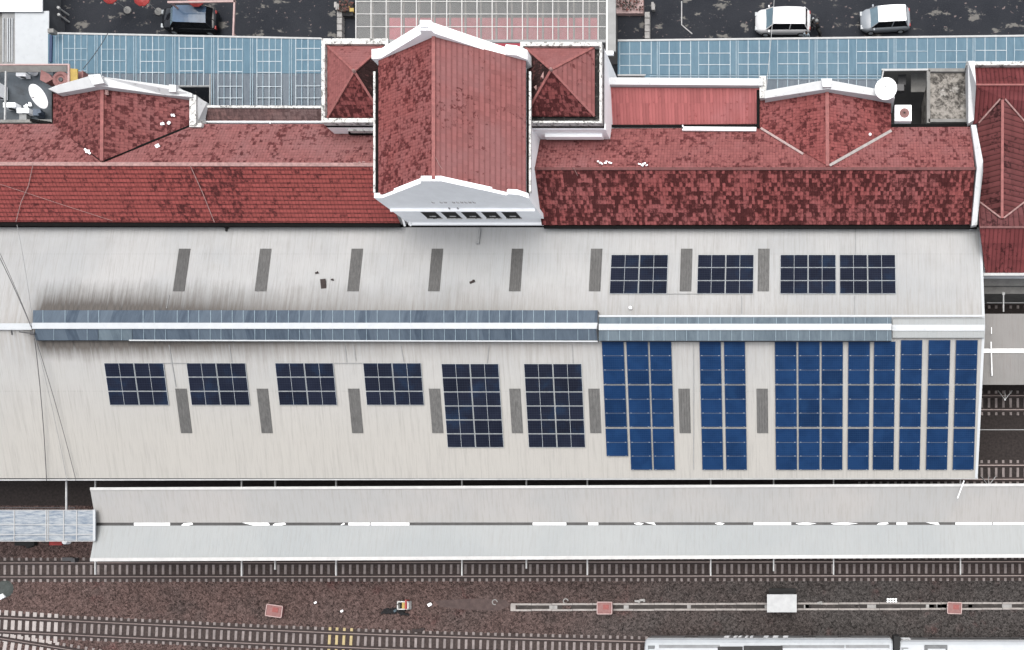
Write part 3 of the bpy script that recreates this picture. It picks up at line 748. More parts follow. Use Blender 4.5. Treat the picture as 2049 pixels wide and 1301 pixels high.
# wagon-like clutter south of it
t = thing('trackside_barrow', P(105, 1086), 'small red handcart half hidden below the bluish walkway roof', 'handcart')
m = MB(); m.box(P(112, 1085, .5), (1.0, .5, .12)); m.box(P(112, 1082, .65), (1.0, .06, .3)); m.build('tray', M['red_paint'], t)
m = MB(); m.tube([P(98, 1084, .55), P(84, 1086, .8)], .03, 6); m.build('handle', M['steel_dark'], t)
for dx in (105, 120):
    m = MB(); q = P(dx, 1088, .2); m.lathe(q, [(.2, -.05), (.2, .05)], 14, M=Matrix.Rotation(R(90), 3, 'X')); m.build('wheel', M['rubber'], t)
m = MB(); m.lathe(P(138, 1084, 0), [(.2, 0), (.22, .5), (.12, .6)], 12); tag(m.build('plastic_drum', M['white']), 'small white drum below the end of the bluish walkway roof', 'drum')
m = MB(); m.box(P(52, 1087, .2), (1.6, .4, .35)); m.box(P(60, 1092, .15), (.5, .3, .3), .3); tag(m.build('sleeper_stack', M['rubber'], bevel=.02), 'stack of black timbers below the bluish walkway roof', 'timber stack')

# grey canopy beyond the right end of the hall
gc = thing('platform_canopy', P(2000, 700, 0), 'grey metal canopy with white ridge strip right of the hall', 'platform canopy')
m = MB(); m.sheet([P(1900, 628, 4.4), P(2300, 628, 4.4), P(2300, 702, 4.7), P(1900, 702, 4.7)], .06); m.build('roof', M['canopy_grey'], gc)
m = MB(); m.sheet([P(1900, 702, 4.7), P(2300, 702, 4.7), P(2300, 770, 4.4), P(1900, 770, 4.4)], .06); m.build('roof', M['canopy_grey'], gc)
m = MB(); m.sheet([P(1900, 698, 4.76), P(2300, 698, 4.76), P(2300, 706, 4.76), P(1900, 706, 4.76)], .05); m.build('ridge_cap', M['white'], gc)
for x in (1960, 2120):
    q = P(x, 702); m = MB(); m.box((q.x, q.y, 2.2), (.25, .25, 4.4)); m.build('column', M['steel_dark'], gc)
m = MB(); m.tube([P(1983, 684, 5.2), P(1985, 752, 4.7)], .045, 6); m.tube([P(1984, 655, 5.0), P(1984, 668, 5.0)], .03, 6); tag(m.build('white_rod', M['white']), 'thin white rod lying across the grey canopy', 'rod')
# concrete ledge
lg = MB(); lg.prism([P(1900, 552, 3.6)[:2], P(2300, 552, 3.6)[:2], P(2300, 572, 3.6)[:2], P(1900, 572, 3.6)[:2]], 3.3, 3.6); lg.prism([P(1900, 560, 3.2)[:2], P(2300, 560, 3.2)[:2], P(2300, 588, 3.2)[:2], P(1900, 588, 3.2)[:2]], 0, 3.2)
tag(lg.build('platform_ledge', M['concrete']), 'grey stained concrete ledge below the neighbouring red roof', 'ledge')
for a, c in (((1893 + 82, 606, 2.2), (2300, 606, 2.2)), ((1900, 860, 1.2), (2300, 860, 1.2))):
    m = MB(); m.bar(P(*a), P(*c), .06, .08)
    tag(m.build('service_pipe', M['grey_metal']), 'thin grey pipe beside the ledge right of the hall' if a[1] < 700 else 'thin grey pipe between the two dark tracks right of the hall', 'pipe')
def mast(px, py, zt, lab):
    t = thing('catenary_mast', P(px, py), lab, 'mast')
    m = MB(); m.tube([P(px, py, 0), P(px, py, zt)], .07, 8); m.build('pole', M['steel_pale'], t)
    for dx in (-14, 0, 14):
        m = MB(); m.tube([P(px, py, zt * .92), P(px + dx, py - 18, zt * .55)], .035, 6); m.build('brace', M['steel_pale'], t)
mast(2011, 800, 4.2, 'pale mast with fanned braces below the grey canopy right of the hall')
mast(1978, 972, 4.4, 'pale mast with fanned braces at the right end of the long canopy')
m = MB(); m.tube([P(2008, 588, 4.0), P(2008, 624, 3.9)], .06, 6); m.box(P(2008, 588, 4.0), (.2, .2, .15)); tag(m.build('signal_post', M['steel_pale']), 'short pale post between the concrete ledge and grey canopy', 'post')
m = MB(); m.tube([P(1929, 962, 5.4), P(1916, 997, 5.0)], .05, 6); tag(m.build('white_rod', M['white']), 'white rod leaning from the hall corner onto the long canopy', 'rod')

# ------------------------------------------------------------------ station building
st = thing('station_building', P(900, 250, 0), 'white colonial station building with stained red tile roofs and parapet gables', 'station')
def wallbox(name, pts, z1, mat, parent, z0=0.0):
    m = MB(); m.prism([p[:2] for p in pts], z0, z1); return m.build(name, mat, parent)
def roof_poly(name, px, mat, parent, t=.10):
    m = MB(); m.sheet([P(*q) for q in px], t); return m.build(name, mat, parent)
def cap(pts, wd, ht, mat, parent, name='ridge_cap', lift=.05):
    m = MB()
    for a, c in zip(pts, pts[1:]): m.bar(P(*a) + Vector((0, 0, lift)), P(*c) + Vector((0, 0, lift)), wd, ht)
    return m.build(name, mat, parent)
def coping(pts, wd, ht, parent, mat='white', name='parapet'):
    m = MB()
    for a, c in zip(pts, pts[1:]): m.bar(P(*a), P(*c), wd, ht)
    return m.build(name, M[mat], parent)

# --- left wing
ZWE, ZWR = 6.6, 8.5
WX = -260
wing = wallbox('wing', [P(WX, 262, ZWE), P(745, 262, ZWE), P(785, 438, ZWE), P(WX, 436, ZWE)], ZWE - .3, M['white'], st)
roof_poly('roof', [(WX, 328, ZWR), (752, 330, ZWR), (765, 248, ZWE), (WX, 248, ZWE)], M['tile_wing_wn'], wing)
roof_poly('roof', [(WX, 328, ZWR), (752, 330, ZWR), (800, 446, ZWE), (WX, 443, ZWE)], M['tile_wing_ws'], wing)
cap([(WX, 327.5, ZWR), (752, 330, ZWR)], .26, .14, M['ridge_pale'], wing)
m = MB(); m.bar(P(WX, 447, ZWE - .1), P(800, 450, ZWE - .1), .3, .16); m.build('gutter', M['dark_gap'], wing)
# --- left cross gable
cg = wallbox('cross_gable', [P(112, 190, 6.6), P(372, 196, 6.6), P(372, 250, 6.6), P(112, 250, 6.6)], 6.3, M['white'], st)
roof_poly('roof', [(205, 172, 8.55), (204, 322, 8.55), (118, 262, 6.75), (106, 250, 6.62), (106, 188, 6.62)], M['tile_cross_w'], cg)
roof_poly('roof', [(205, 172, 8.55), (204, 322, 8.55), (384, 250, 6.65), (388, 190, 6.62)], M['tile_cross_w'], cg)
cap([(205, 176, 8.55), (204, 322, 8.55)], .24, .12, M['ridge_red'], cg)
m = MB(); m.bar(P(206, 322, 8.50), P(384, 250, 6.72), .12, .06); m.bar(P(202, 322, 8.50), P(112, 252, 6.70), .10, .06); m.build('valley', M['dark_gap'], cg)
m = MB()
m.sheet([P(96, 178, 7.4), P(113, 171, 7.4), P(180, 152, 9.2), P(207, 153, 9.2), P(200, 172, 9.1), P(116, 187, 7.5)], 2.4)
m.sheet([P(200, 153, 9.2), P(343, 172, 7.5), P(384, 187, 7.3), P(384, 194, 7.3), P(330, 190, 7.5), P(200, 172, 9.1)], 2.4)
m.sheet([P(176, 150, 9.35), P(200, 148, 9.35), P(208, 166, 9.35), P(186, 170, 9.35)], .8)
m.sheet([P(338, 169, 7.75), P(352, 170, 7.75), P(352, 184, 7.75), P(338, 184, 7.75)], .8)
m.build('parapet', M['coping'], cg)
m = MB(); m.sheet([P(379, 190, 7.1), P(392, 190, 7.1), P(392, 250, 7.1), P(379, 250, 7.1)], 1.2); m.sheet([P(379, 246, 7.0), P(403, 246, 7.0), P(403, 254, 7.0), P(379, 254, 7.0)], .9); m.build('parapet', M['white_dirty'], cg)
m = MB(); m.sheet([P(396, 195, 6.9), P(414, 205, 6.3), P(404, 246, 6.3), P(394, 246, 6.9)], .25); m.build('parapet', M['coping'], cg)
# --- low roof strip between cross gable and tower
lt = wallbox('link_roof', [P(405, 215, 5.6), P(640, 215, 5.6), P(640, 246, 5.6), P(405, 246, 5.6)], 5.3, M['white'], st)
roof_poly('roof', [(414, 214, 6.1), (644, 214, 6.1), (644, 243, 5.75), (402, 243, 5.75)], M['tile_grey'], lt)
m = MB(); m.bar(P(414, 213, 6.2), P(644, 214, 6.2), .16, .25); m.build('parapet', M['white_dirty'], lt)
m = MB(); m.bar(P(404, 243.5, 5.85), P(644, 243.5, 5.85), .10, .1); m.bar(P(540, 244, 5.9), P(540, 252, 6.5), .06, .06); m.build('gutter', M['white'], lt)
# --- towers
def tower(px0, px1, py0, py1, zp, roofdef, rim, parent):
    zi = zp - .45
    c = [P(px0, py0, zp), P(px1, py0, zp), P(px1, py1, zp), P(px0, py1, zp)]
    tw = wallbox('tower', c, zi - .1, M['white'], parent)
    m = MB(); x0, x1, y1_, y0_ = c[0].x, c[1].x, c[0].y, c[2].y
    m.prism([(x0, y1_), (x1, y1_), (x1, y1_ - rim[0]), (x0, y1_ - rim[0])], zi - .4, zp)
    m.prism([(x0, y0_), (x1, y0_), (x1, y0_ + rim[2]), (x0, y0_ + rim[2])], zi - .4, zp)
    m.prism([(x0, y0_ + rim[2]), (x0 + rim[3], y0_ + rim[2]), (x0 + rim[3], y1_ - rim[0]), (x0, y1_ - rim[0])], zi - .4, zp - .003)
    m.prism([(x1 - rim[1], y0_ + rim[2]), (x1, y0_ + rim[2]), (x1, y1_ - rim[0]), (x1 - rim[1], y1_ - rim[0])], zi - .4, zp - .003)
    m.build('parapet', M['white_dirty'], tw)
    m = MB(); m.prism([(x0 + .05, y0_ + .05), (x1 - .05, y0_ + .05), (x1 - .05, y1_ - .05), (x0 + .05, y1_ - .05)], zi - .15, zi - .05); m.build('gutter', M['tray'], tw)
    (ex0, ey0, ex1, ey1), (ax, ay, az), mats, ze = roofdef
    A = (ax, ay, az); q = [(ex0, ey0, ze), (ex1, ey0, ze), (ex1, ey1, ze), (ex0, ey1, ze)]
    for k in range(4): roof_poly('hip_roof', [q[k], q[(k + 1) % 4], A], M[mats[k]], tw, .06)
    for k in range(4): cap([q[k], A], .16, .10, M['ridge_red'], tw, lift=.06)
    m = MB(); m.lathe(P(*A) + Vector((0, 0, .02)), [(.14, 0), (.10, .15), (.03, .22)], 10); m.build('finial', M['ridge_pale'], tw)
    return tw
tL = tower(643, 776, 77, 245, 9.0, ((655, 91, 768, 236), (709, 143, 10.6), ('tile_tower', 'tile_black', 'tile_tower_s', 'tile_tower'), 8.75), (.40, .2, .30, .24), st)
m = MB(); m.sheet([P(686, 250, 7.9), P(755, 250, 7.9), P(755, 262, 7.9), P(698, 262, 7.9)], .5); m.build('ledge', M['white_dirty'], tL)
m = MB(); m.bar(P(697, 264, 7.5), P(752, 264, 7.5), .3, .2); m.build('gutter', M['dark_gap'], tL)
tR = tower(1041, 1204, 84, 246, 9.9, ((1050, 94, 1190, 233), (1103, 140, 11.5), ('tile_tower', 'tile_nave_e', 'tile_tower_s', 'tile_black'), 9.6), (.28, .16, .14, .2), st)
m = MB(); m.sheet([P(1068, 248, 8.9), P(1212, 248, 8.9), P(1212, 259, 8.9), P(1068, 259, 8.9)], .4); m.sheet([P(1090, 264, 8.1), P(1205, 264, 8.1), P(1205, 274, 8.1), P(1090, 274, 8.1)], .5); m.build('ledge', M['white'], tR)
m = MB(); m.bar(P(1088, 262, 8.2), P(1206, 262, 8.2), .14, .1); m.build('gutter', M['grey_metal'], tR)
# --- central hall
ZNE, ZNR = 11.0, 14.2
yG = P(868, 362, ZNR).y; yB = P(868, 72, ZNR).y
xl, xr, xm = P(757, 200, ZNE).x, P(1052, 200, ZNE).x, P(868, 200, ZNR).x
ch = wallbox('central_hall', [Vector((xl + .15, yB - .3, 0)), Vector((xr - .1, yB - .3, 0)), Vector((xr - .1, yG + .25, 0)), Vector((xl + .15, yG + .25, 0))], ZNE - .2, M['white'], st)
def roof_w(name, pts, mat, parent, t=.1):
    m = MB(); m.sheet(pts, t); return m.build(name, M[mat], parent)
roof_w('roof', [(xm, yB, ZNR), (xm, yG + .2, ZNR), (xl, yG + .2, ZNE), (xl, yB, ZNE)], 'tile_nave_w', ch)
roof_w('roof', [(xm, yB, ZNR), (xm, yG + .2, ZNR), (xr, yG + .2, ZNE), (xr, yB, ZNE)], 'tile_nave_e', ch)
m = MB(); m.bar((xm, yB, ZNR + .06), (xm, yG + .1, ZNR + .06), .24, .14); m.build('ridge_cap', M['ridge_red'], ch)
# south gable wall with raked parapet, five louvres and faint raised letters
m = MB()
prof = [(xl - .25, ZNE + .1), (xl + .35, ZNE + .1), (xm - 1.0, ZNR - .35), (xm - .85, ZNR + .02), (xm + .5, ZNR + .02), (xm + .8, ZNR - .22), (xr - 1.15, ZNE + .62), (xr - .95, ZNE + .85), (xr - .35, ZNE + .75), (xr + .2, ZNE + .05)]
fr = [(x, yG - .02, z) for x, z in prof] + [(xr + .02, yG - .02, 4), (xl + .02, yG - .02, 4)]
bk = [(x, yG + .32, z) for x, z in prof] + [(xr + .02, yG + .32, 4), (xl + .02, yG + .32, 4)]
m.poly(fr); m.poly(bk[::-1])
for i in range(len(fr)): j = (i + 1) % len(fr); m.poly([fr[i], bk[i], bk[j], fr[j]])
m.build('gable_wall', M['white'], ch)
m = MB(); zb = 9.0
m.bar((xl - .05, yG - .12, zb), (xr + .05, yG - .12, zb), .22, .14)
m.bar((xl, yG - .1, 5.95), (xr, yG - .1, 5.95), .18, .2)
m.build('cornice', M['white'], ch)
for k in range(5):
    x0 = P(846 + k * 40.3, 421, 8.1).x
    wn_ = MB(); wn_.box((x0 + .45, yG - .05, 7.95), (1.02, .05, 1.75)); wo = wn_.build('window', M['rubber'], ch)
    f = MB(); f.box((x0 + .45, yG - .06, 8.86), (1.10, .08, .06)); f.box((x0 + .45, yG - .07, 7.04), (1.14, .10, .07))
    f.box((x0 + .5, yG - .085, 7.5), (.45, .03, .14))
    f.build('frame', M['white_dirty'], wo)
m = MB(); lx = P(868, 398, 9.8).x
for k in range(11):
    if k in (1, 4): continue
    x = lx + .12 + k * .29
    m.box((x, yG - .035, 10.15), (.16, .03, .07)); m.box((x - .06, yG - .035, 10.26), (.05, .03, .18))
    if k % 2: m.box((x + .06, yG - .035, 10.22), (.045, .03, .2))
m.build('raised_lettering', plain('grey_letters', (.75, .72, .71), .7, .1), ch)
for px in (900, 917):
    m = MB(); q = P(px, 412, 9.0); m.box((q.x, yG - .06, 9.0), (.07, .08, .4)); m.build('lamp_bracket', M['grey_metal'], ch)
# north gable parapet
m = MB()
pn = [(xl - .35, ZNE + .25), (xl + .35, ZNE + .35), (xm - .7, ZNR + .35), (xm - .6, ZNR + .8), (xm + .1, ZNR + .8), (xm + .2, ZNR + .45), (xr - 1.3, ZNE + .55), (xr - 1.1, ZNE + .9), (xr - .4, ZNE + .75), (xr + .15, ZNE + .15)]
y0_, y1_ = yB - .05, yB + .62
fr = [(x, y0_, z) for x, z in pn] + [(xr + .02, y0_, 0), (xl + .02, y0_, 0)]
bk = [(x, y1_, z) for x, z in pn] + [(xr + .02, y1_, 0), (xl + .02, y1_, 0)]
m.poly(fr); m.poly(bk[::-1])
for i in range(len(fr)): j = (i + 1) % len(fr); m.poly([fr[i], bk[i], bk[j], fr[j]])
m.build('gable_wall', M['white'], ch)
m = MB(); m.box((xm - .25, (y0_ + y1_) / 2, ZNR + .9), (.5, .4, .2)); m.build('finial', M['white'], ch)
# side gutters
for x in (xl - .12, xr + .12):
    m = MB(); m.box((x, (yB + yG) / 2 - .2, ZNE - .12), (.16, yB - yG - .8, .14)); m.build('gutter', M['dark_gap'], ch)
    m = MB(); xx = x + (-.17 if x < xm else .17)
    m.box((xx, (yB + yG) / 2 - .2, ZNE - .1), (.14, yB - yG - 1.2, .18)); m.build('gutter', M['white_dirty'], ch)
m = MB(); q = P(818, 440, 6.2); m.tube([P(803, 428, 6.6), P(810, 452, 5.9)], .09, 8); m.tube([P(815, 428, 6.6), P(822, 452, 5.9)], .07, 8); m.build('downpipe', M['white'], ch)

# --- right wing
we = wallbox('wing', [P(1090, 280, ZWE), P(1940, 275, ZWE), P(1940, 442, ZWE), P(1092, 442, ZWE)], ZWE - .3, M['white'], st)
roof_poly('roof', [(1066, 338, ZWR), (1950, 338, ZWR), (1944, 254, ZWE), (1078, 258, ZWE)], M['tile_wing_en'], we)
roof_poly('roof', [(1066, 338, ZWR), (1950, 338, ZWR), (1943, 449, ZWE), (1084, 450, ZWE)], M['tile_wing_es'], we)
cap([(1070, 338, ZWR), (1952, 338, ZWR)], .2, .10, plain('ridge_tile_brown', (.19, .055, .053), .7, .3, 4, dirt=.5, dirtcol=(.06, .02, .02)), we)
m = MB(); m.bar(P(1088, 453, ZWE - .15), P(1955, 454, ZWE - .15), .26, .16); m.build('gutter', M['dark_gap'], we)
m = MB()   # gable end wall with white coping
m.sheet([P(1943, 250, 7.0), P(1953, 250, 7.0), P(1967, 322, 8.9), P(1967, 343, 8.9), P(1955, 450, 6.9), P(1944, 452, 6.9), P(1955, 335, 8.8)], 1.6)
m.build('parapet', M['coping'], we)
cgE = wallbox('cross_gable', [P(1530, 195, 6.6), P(1775, 195, 6.6), P(1775, 255, 6.6), P(1530, 255, 6.6)], 6.3, M['white'], st)
roof_poly('roof', [(1655, 180, 8.45), (1656, 332, 8.45), (1520, 254, 6.68), (1520, 196, 6.62)], M['tile_cross_e'], cgE)
roof_poly('roof', [(1655, 180, 8.45), (1656, 332, 8.45), (1783, 258, 6.68), (1783, 196, 6.62)], M['tile_cross_e'], cgE)
cap([(1655, 182, 8.45), (1656, 332, 8.45)], .26, .12, M['ridge_red'], cgE)
m = MB(); m.bar(P(1522, 256, 6.78), P(1607, 308, 7.95), .16, .06); m.build('valley', plain('pinkish_mortar', (.60, .45, .43), .8, .25, 5), cgE)
m = MB(); m.bar(P(1784, 261, 6.82), P(1660, 331, 8.5), .20, .06); m.build('valley', plain('grey_mortar', (.52, .48, .46), .8, .25, 5), cgE)
m = MB()
m.sheet([P(1530, 182, 7.5), P(1640, 162, 9.0), P(1656, 160, 9.0), P(1656, 178, 8.95), P(1530, 197, 7.45)], 2.4)
m.sheet([P(1656, 160, 9.0), P(1668, 162, 9.0), P(1790, 185, 7.5), P(1790, 197, 7.45), P(1656, 178, 8.95)], 2.4)
m.sheet([P(1643, 157, 9.15), P(1665, 157, 9.15), P(1663, 174, 9.15), P(1646, 174, 9.15)], .7)
m.build('parapet', M['coping'], cgE)
# link roof right of the tower
lr = wallbox('link_roof', [P(1222, 176, 6.2), P(1520, 178, 6.2), P(1520, 248, 6.2), P(1222, 248, 6.2)], 5.6, M['white'], st)
roof_poly('roof', [(1219, 172, 6.9), (1522, 174, 6.9), (1514, 248, 6.2), (1219, 250, 6.2)], M['tile_lean'], lr)
m = MB(); m.bar(P(1214, 162, 7.3), P(1526, 164, 7.3), .52, 2.0); m.build('parapet', M['coping'], lr)
m = MB(); m.bar(P(1222, 172, 6.98), P(1520, 174, 6.98), .12, .1); m.build('flashing', M['grey_metal'], lr)
m = MB(); m.bar(P(1365, 257, 7.0), P(1513, 258, 7.0), .26, .2); m.bar(P(1366, 250, 7.0), P(1366, 258, 7.0), .08, .2); m.build('gutter', M['white'], lr)
m = MB(); m.bar(P(1208, 252, 6.6), P(1514, 252, 6.6), .18, .1); m.bar(P(1517, 180, 6.9), P(1517, 255, 6.9), .22, .1); m.build('gutter', M['dark_gap'], lr)
m = MB(); m.sheet([P(1520, 152, 7.1), P(1533, 152, 7.1), P(1533, 196, 7.1), P(1520, 196, 7.1)], .8); m.build('parapet', M['white_dirty'], lr)

# light well and flat roof
fw = thing('flat_roof_annex', P(1860, 190, 0), 'lichen-covered flat concrete roof beside a black light well', 'annex')
c = [P(1860, 142, 6.0), P(1940, 142, 6.0), P(1940, 238, 6.0), P(1860, 238, 6.0)]
m = MB(); m.prism([q[:2] for q in c], 0, 5.9); m.build('slab', M['lichen'], fw)
m = MB()
for a, d2 in (((1858, 140), (1942, 140)), ((1858, 140), (1858, 246)), ((1858, 241), (1940, 241))): m.bar(P(*a, 6.15), P(*d2, 6.15), .24, .5)
m.build('kerb', M['concrete'], fw)
m = MB(); m.bar(P(1768, 140, 4.6), P(1858, 139, 4.6), .14, .1); m.bar(P(1768, 140, 4.6), P(1764, 160, 4.6), .10, .1); m.build('well_trim', M['steel_pale'], fw)
m = MB(); m.sheet([P(1823, 146, 2.5), P(1853, 146, 2.5), P(1853, 184, 2.5), P(1823, 184, 2.5)], .1); m.build('well_landing', M['concrete'], fw)
m = MB(); m.prism([q[:2] for q in (P(1764, 130, 0.05), P(1860, 130, 0.05), P(1860, 255, 0.05), P(1764, 255, 0.05))], 0, .05); m.build('well_floor', M['rubber'], fw)
m = MB(); m.box(P(1805, 160, 3.0), (.6, .8, .1)); m.box(P(1798, 178, 3.5), (.8, .5, .5)); m.build('well_duct', M['steel_dark'], fw)
m = MB(); m.bar(P(1780, 252, 6.4), P(1942, 250, 6.4), .22, .2); m.bar(P(1779, 192, 6.6), P(1781, 256, 6.6), .22, .2); m.build('gutter', M['dark_gap'], fw)

def dish(px, py, z, rad, tilt, az, lab):
    t = thing('satellite_dish', P(px, py, z - .8), lab, 'satellite dish')
    Rm = (Matrix.Rotation(az, 3, 'Z') @ Matrix.Rotation(tilt, 3, 'Y'))
    prof = [(.02, 0)] + [(rad * k / 8, rad * .28 * (k / 8) ** 2) for k in range(1, 9)]
    back = [(r, zz - .03) for r, zz in reversed(prof)]
    m = MB(); m.lathe(P(px, py, z), back[:1] and prof + back, 32, M=Rm); m.build('reflector', M['white'], t, smooth=True)
    tip = P(px, py, z) + Rm @ Vector((0, 0, rad * .75))
    m = MB()
    for k in range(3):
        a = k * 2.094
        m.tube([P(px, py, z) + Rm @ Vector((rad * math.cos(a) * .93, rad * math.sin(a) * .93, rad * .26)), tip], .012, 5)
    m.build('feed_arm', M['steel_pale'], t)
    m = MB(); m.lathe(tip, [(.06, -.06), (.06, .06)], 10, M=Rm); m.build('feed_horn', M['steel_pale'], t)
    m = MB(); m.tube([P(px, py, z - .02), P(px, py, z - .9)], .05, 8); m.build('mount', M['steel_dark'], t)
dish(1773, 180, 8.3, .80, R(8), R(200), 'round white satellite dish at the right foot of the white gable')
dish(82.5, 192, 7.0, .84, R(40), R(237), 'big tilted white satellite dish on the dark terrace')
def aircon(px, py, z, sx, sy, sz, fan, lab, rz=0.0):
    t = thing('air_conditioner', P(px, py, z), lab, 'air conditioner')
    m = MB(); m.box(P(px, py, z) + Vector((0, 0, sz / 2)), (sx, sy, sz), rz); m.build('casing', M['white'], t, bevel=.03)
    if fan:
        q = P(px, py, z) + Vector((.10, -.02, sz + .01))
        m = MB(); m.lathe(q, [(.36, 0), (.36, .02), (.30, .035)], 24); m.build('fan_grille', M['brick_red'], t)
        m = MB()
        for k in range(8): m.box(q + Vector((0, 0, .04)), (.62, .012, .012), k * math.pi / 8)
        m.build('fan_guard', M['rail_foot'], t)
    else:
        m = MB(); m.lathe(P(px, py, z) + Vector((0, -sy / 2 - .002, sz / 2)), [(min(sx, sz) * .36, 0), (min(sx, sz) * .36, .015)], 18, M=Matrix.Rotation(R(90), 3, 'X')); m.build('fan_grille', M['steel_dark'], t)
aircon(1806, 232, 6.3, 1.25, 1.20, .5, True, 'white air conditioner with red fan beside the light well')

# ------------------------------------------------------------------ terrace and outbuilding at the top left
tb = thing('terrace_annex', P(40, 190, 0), 'low annex with dark terrace full of equipment at the left edge', 'annex')
m = MB(); m.prism([P(-260, 138, 5.2)[:2], P(106, 138, 5.2)[:2], P(106, 248, 5.2)[:2], P(-260, 248, 5.2)[:2]], 0, 5.2)
m.build('terrace', plain('wet_terrace', (.085, .105, .125), .5, .5, .7, dirt=.6, dirtcol=(.018, .02, .025)), tb)
m = MB(); m.bar(P(-260, 244, 5.9), P(106, 242, 5.9), .22, .7); m.build('kerb', M['concrete'], tb)
m = MB(); m.bar(P(106, 178, 6.6), P(106, 252, 6.6), .18, 1.2); m.bar(P(100, 246, 6.1), P(60, 240, 6.1), .2, .2); m.build('gutter', M['dark_gap'], tb)
m = MB(); m.bar(P(-260, 130, 7.0), P(138, 129, 7.0), .10, .1); m.bar(P(137, 128, 7.0), P(137, 170, 6.9), .14, .1); m.build('rail_frame', M['pink_steel'], tb)
m = MB(); m.sheet([P(-260, 132, 6.4), P(134, 131, 6.4), P(134, 144, 6.2), P(-260, 145, 6.2)], .06); m.build('shade_sheet', M['concrete'], tb)
m = MB(); m.bar(P(11, 142, 6.6), P(9, 240, 6.6), .10, .1); m.build('rail_frame', M['steel_pale'], tb)
t = thing('exhaust_blower', P(120, 157, 5.5), 'faded red blower with round dark inlet beside the yellow board', 'blower')
m = MB(); q = P(121, 159, 6.3); m.lathe(q, [(.36, -.5), (.62, -.45), (.66, -.2), (.60, 0), (.38, .05), (.30, -.05)], 20); m.build('casing', M['brick_red'], t)
m = MB(); m.lathe(q + Vector((0, 0, -.02)), [(.22, -.3), (.16, .03), (.02, .06)], 14); m.build('inlet', M['steel_dark'], t)
m = MB(); m.sheet([P(82, 140, 6.3), P(98, 148, 6.3), P(106, 158, 6.3), P(92, 166, 6.3), P(80, 160, 6.3)], .6); m.build('duct', M['brick_red'], t)
m = MB(); m.sheet([P(140, 137, 6.9), P(155, 138, 6.9), P(155, 163, 6.8), P(140, 167, 6.8)], .08); tag(m.build('sign_board', M['yellow']), 'yellow board standing beside the red blower', 'board')
m = MB(); m.box(P(166, 155, 6.0), (.5, .6, .6)); m.box(P(172, 153, 6.1), (.12, .5, .75)); tag(m.build('vent_box', M['brick_red'], bevel=.02), 'small dull red vent box between yellow board and white gable', 'vent box')
aircon(10, 188, 5.25, .45, 1.0, .8, False, 'white air conditioner at the left edge of the terrace')
aircon(31, 217, 5.25, .92, .38, .6, False, 'white air conditioner on the dark terrace left of its twin')
aircon(58, 228, 5.25, .92, .38, .6, False, 'lower white air conditioner on the dark terrace below the dish')
aircon(52, 155, 5.25, .75, .26, .5, False, 'slim white air conditioner at the upper side of the terrace')
m = MB(); m.lathe(P(70, 146, 5.3), [(.24, 0), (.26, .5), (.16, .62)], 14); tag(m.build('water_drum', M['white']), 'small white drum left of the red blower', 'drum')
m = MB(); m.box(P(78, 228, 5.5), (.45, .5, .6)); m.box(P(80, 224, 5.9), (.3, .3, .25), .3); tag(m.build('pump', plain('blue_grey_pump', (.14, .18, .24), .5, .3, 5)), 'blue-grey pump unit below the big dish on the terrace', 'pump')
m = MB(); m.box(P(50, 237, 5.45), (.55, .5, .45)); tag(m.build('cable_box', M['grey_metal'], bevel=.03), 'grey box against the terrace kerb below the air conditioners', 'box')
for k, (x, y) in enumerate(((52, 212), (60, 209))):
    m = MB(); m.box(P(x, y, 5.3), (.3, .14, .1), .6 + k); m.box(P(x + 2, y + 1, 5.32), (.12, .22, .08), .2)
    tag(m.build('rag', M['white']), ['crumpled white scrap on the terrace left of its neighbour', 'crumpled white scrap on the terrace nearest the dish'][k], 'scrap')

ob = thing('outbuilding', P(50, 75, 0), 'outbuilding with dirty white sheet roof at the top left corner', 'outbuilding')
DG = plain('shaded_wall_render', (.13, .14, .155), .8, .35, .8, dirt=.4, dirtcol=(.06, .065, .075))  # the wall's shade is put into its dark grey colour
m = MB(); m.prism([P(-260, -200, 2.0)[:2], P(83, -200, 2.0)[:2], P(83, 24, 2.0)[:2], P(-260, 24, 2.0)[:2]], 0, 2.0); m.prism([P(-260, 23, 1.7)[:2], P(97, 23, 1.7)[:2], P(97, 130, 1.7)[:2], P(-260, 130, 1.7)[:2]], 0, 1.7); m.build('wall', DG, ob)
m = MB(); m.sheet([P(30, 22, 2.1), P(98, 22, 2.1), P(97, 128, 1.9), P(30, 128, 1.9)], .06); m.build('roof', M['white_sheet'], ob)
m = MB(); m.sheet([P(4, 22, 2.05), P(30, 22, 2.05), P(30, 128, 1.85), P(4, 128, 1.85)], .06)
for k, x in enumerate((6, 15, 19, 24)): m.bar(P(x, 36, 2.12), P(x, 124, 1.92), .06, .06, 1)
m.build('ribbed_roof', [M['grey_metal'], M['white_sheet']], ob)
m = MB(); m.sheet([P(-260, -200, 2.3), P(84, -200, 2.3), P(84, 23, 2.3), P(-260, 23, 2.3)], .1); m.build('upper_roof', M['white'], ob)
m = MB(); m.sheet([P(-260, 22, 1.8), P(4, 22, 1.8), P(4, 128, 1.8), P(-260, 128, 1.8)], .1); m.build('roof', M['concrete'], ob)
m = MB(); m.box(P(105, 64, 4.9), (.45, .3, .4)); tag(m.build('junction_box', M['concrete']), 'small grey box at the corner of the left blue canopy', 'box')

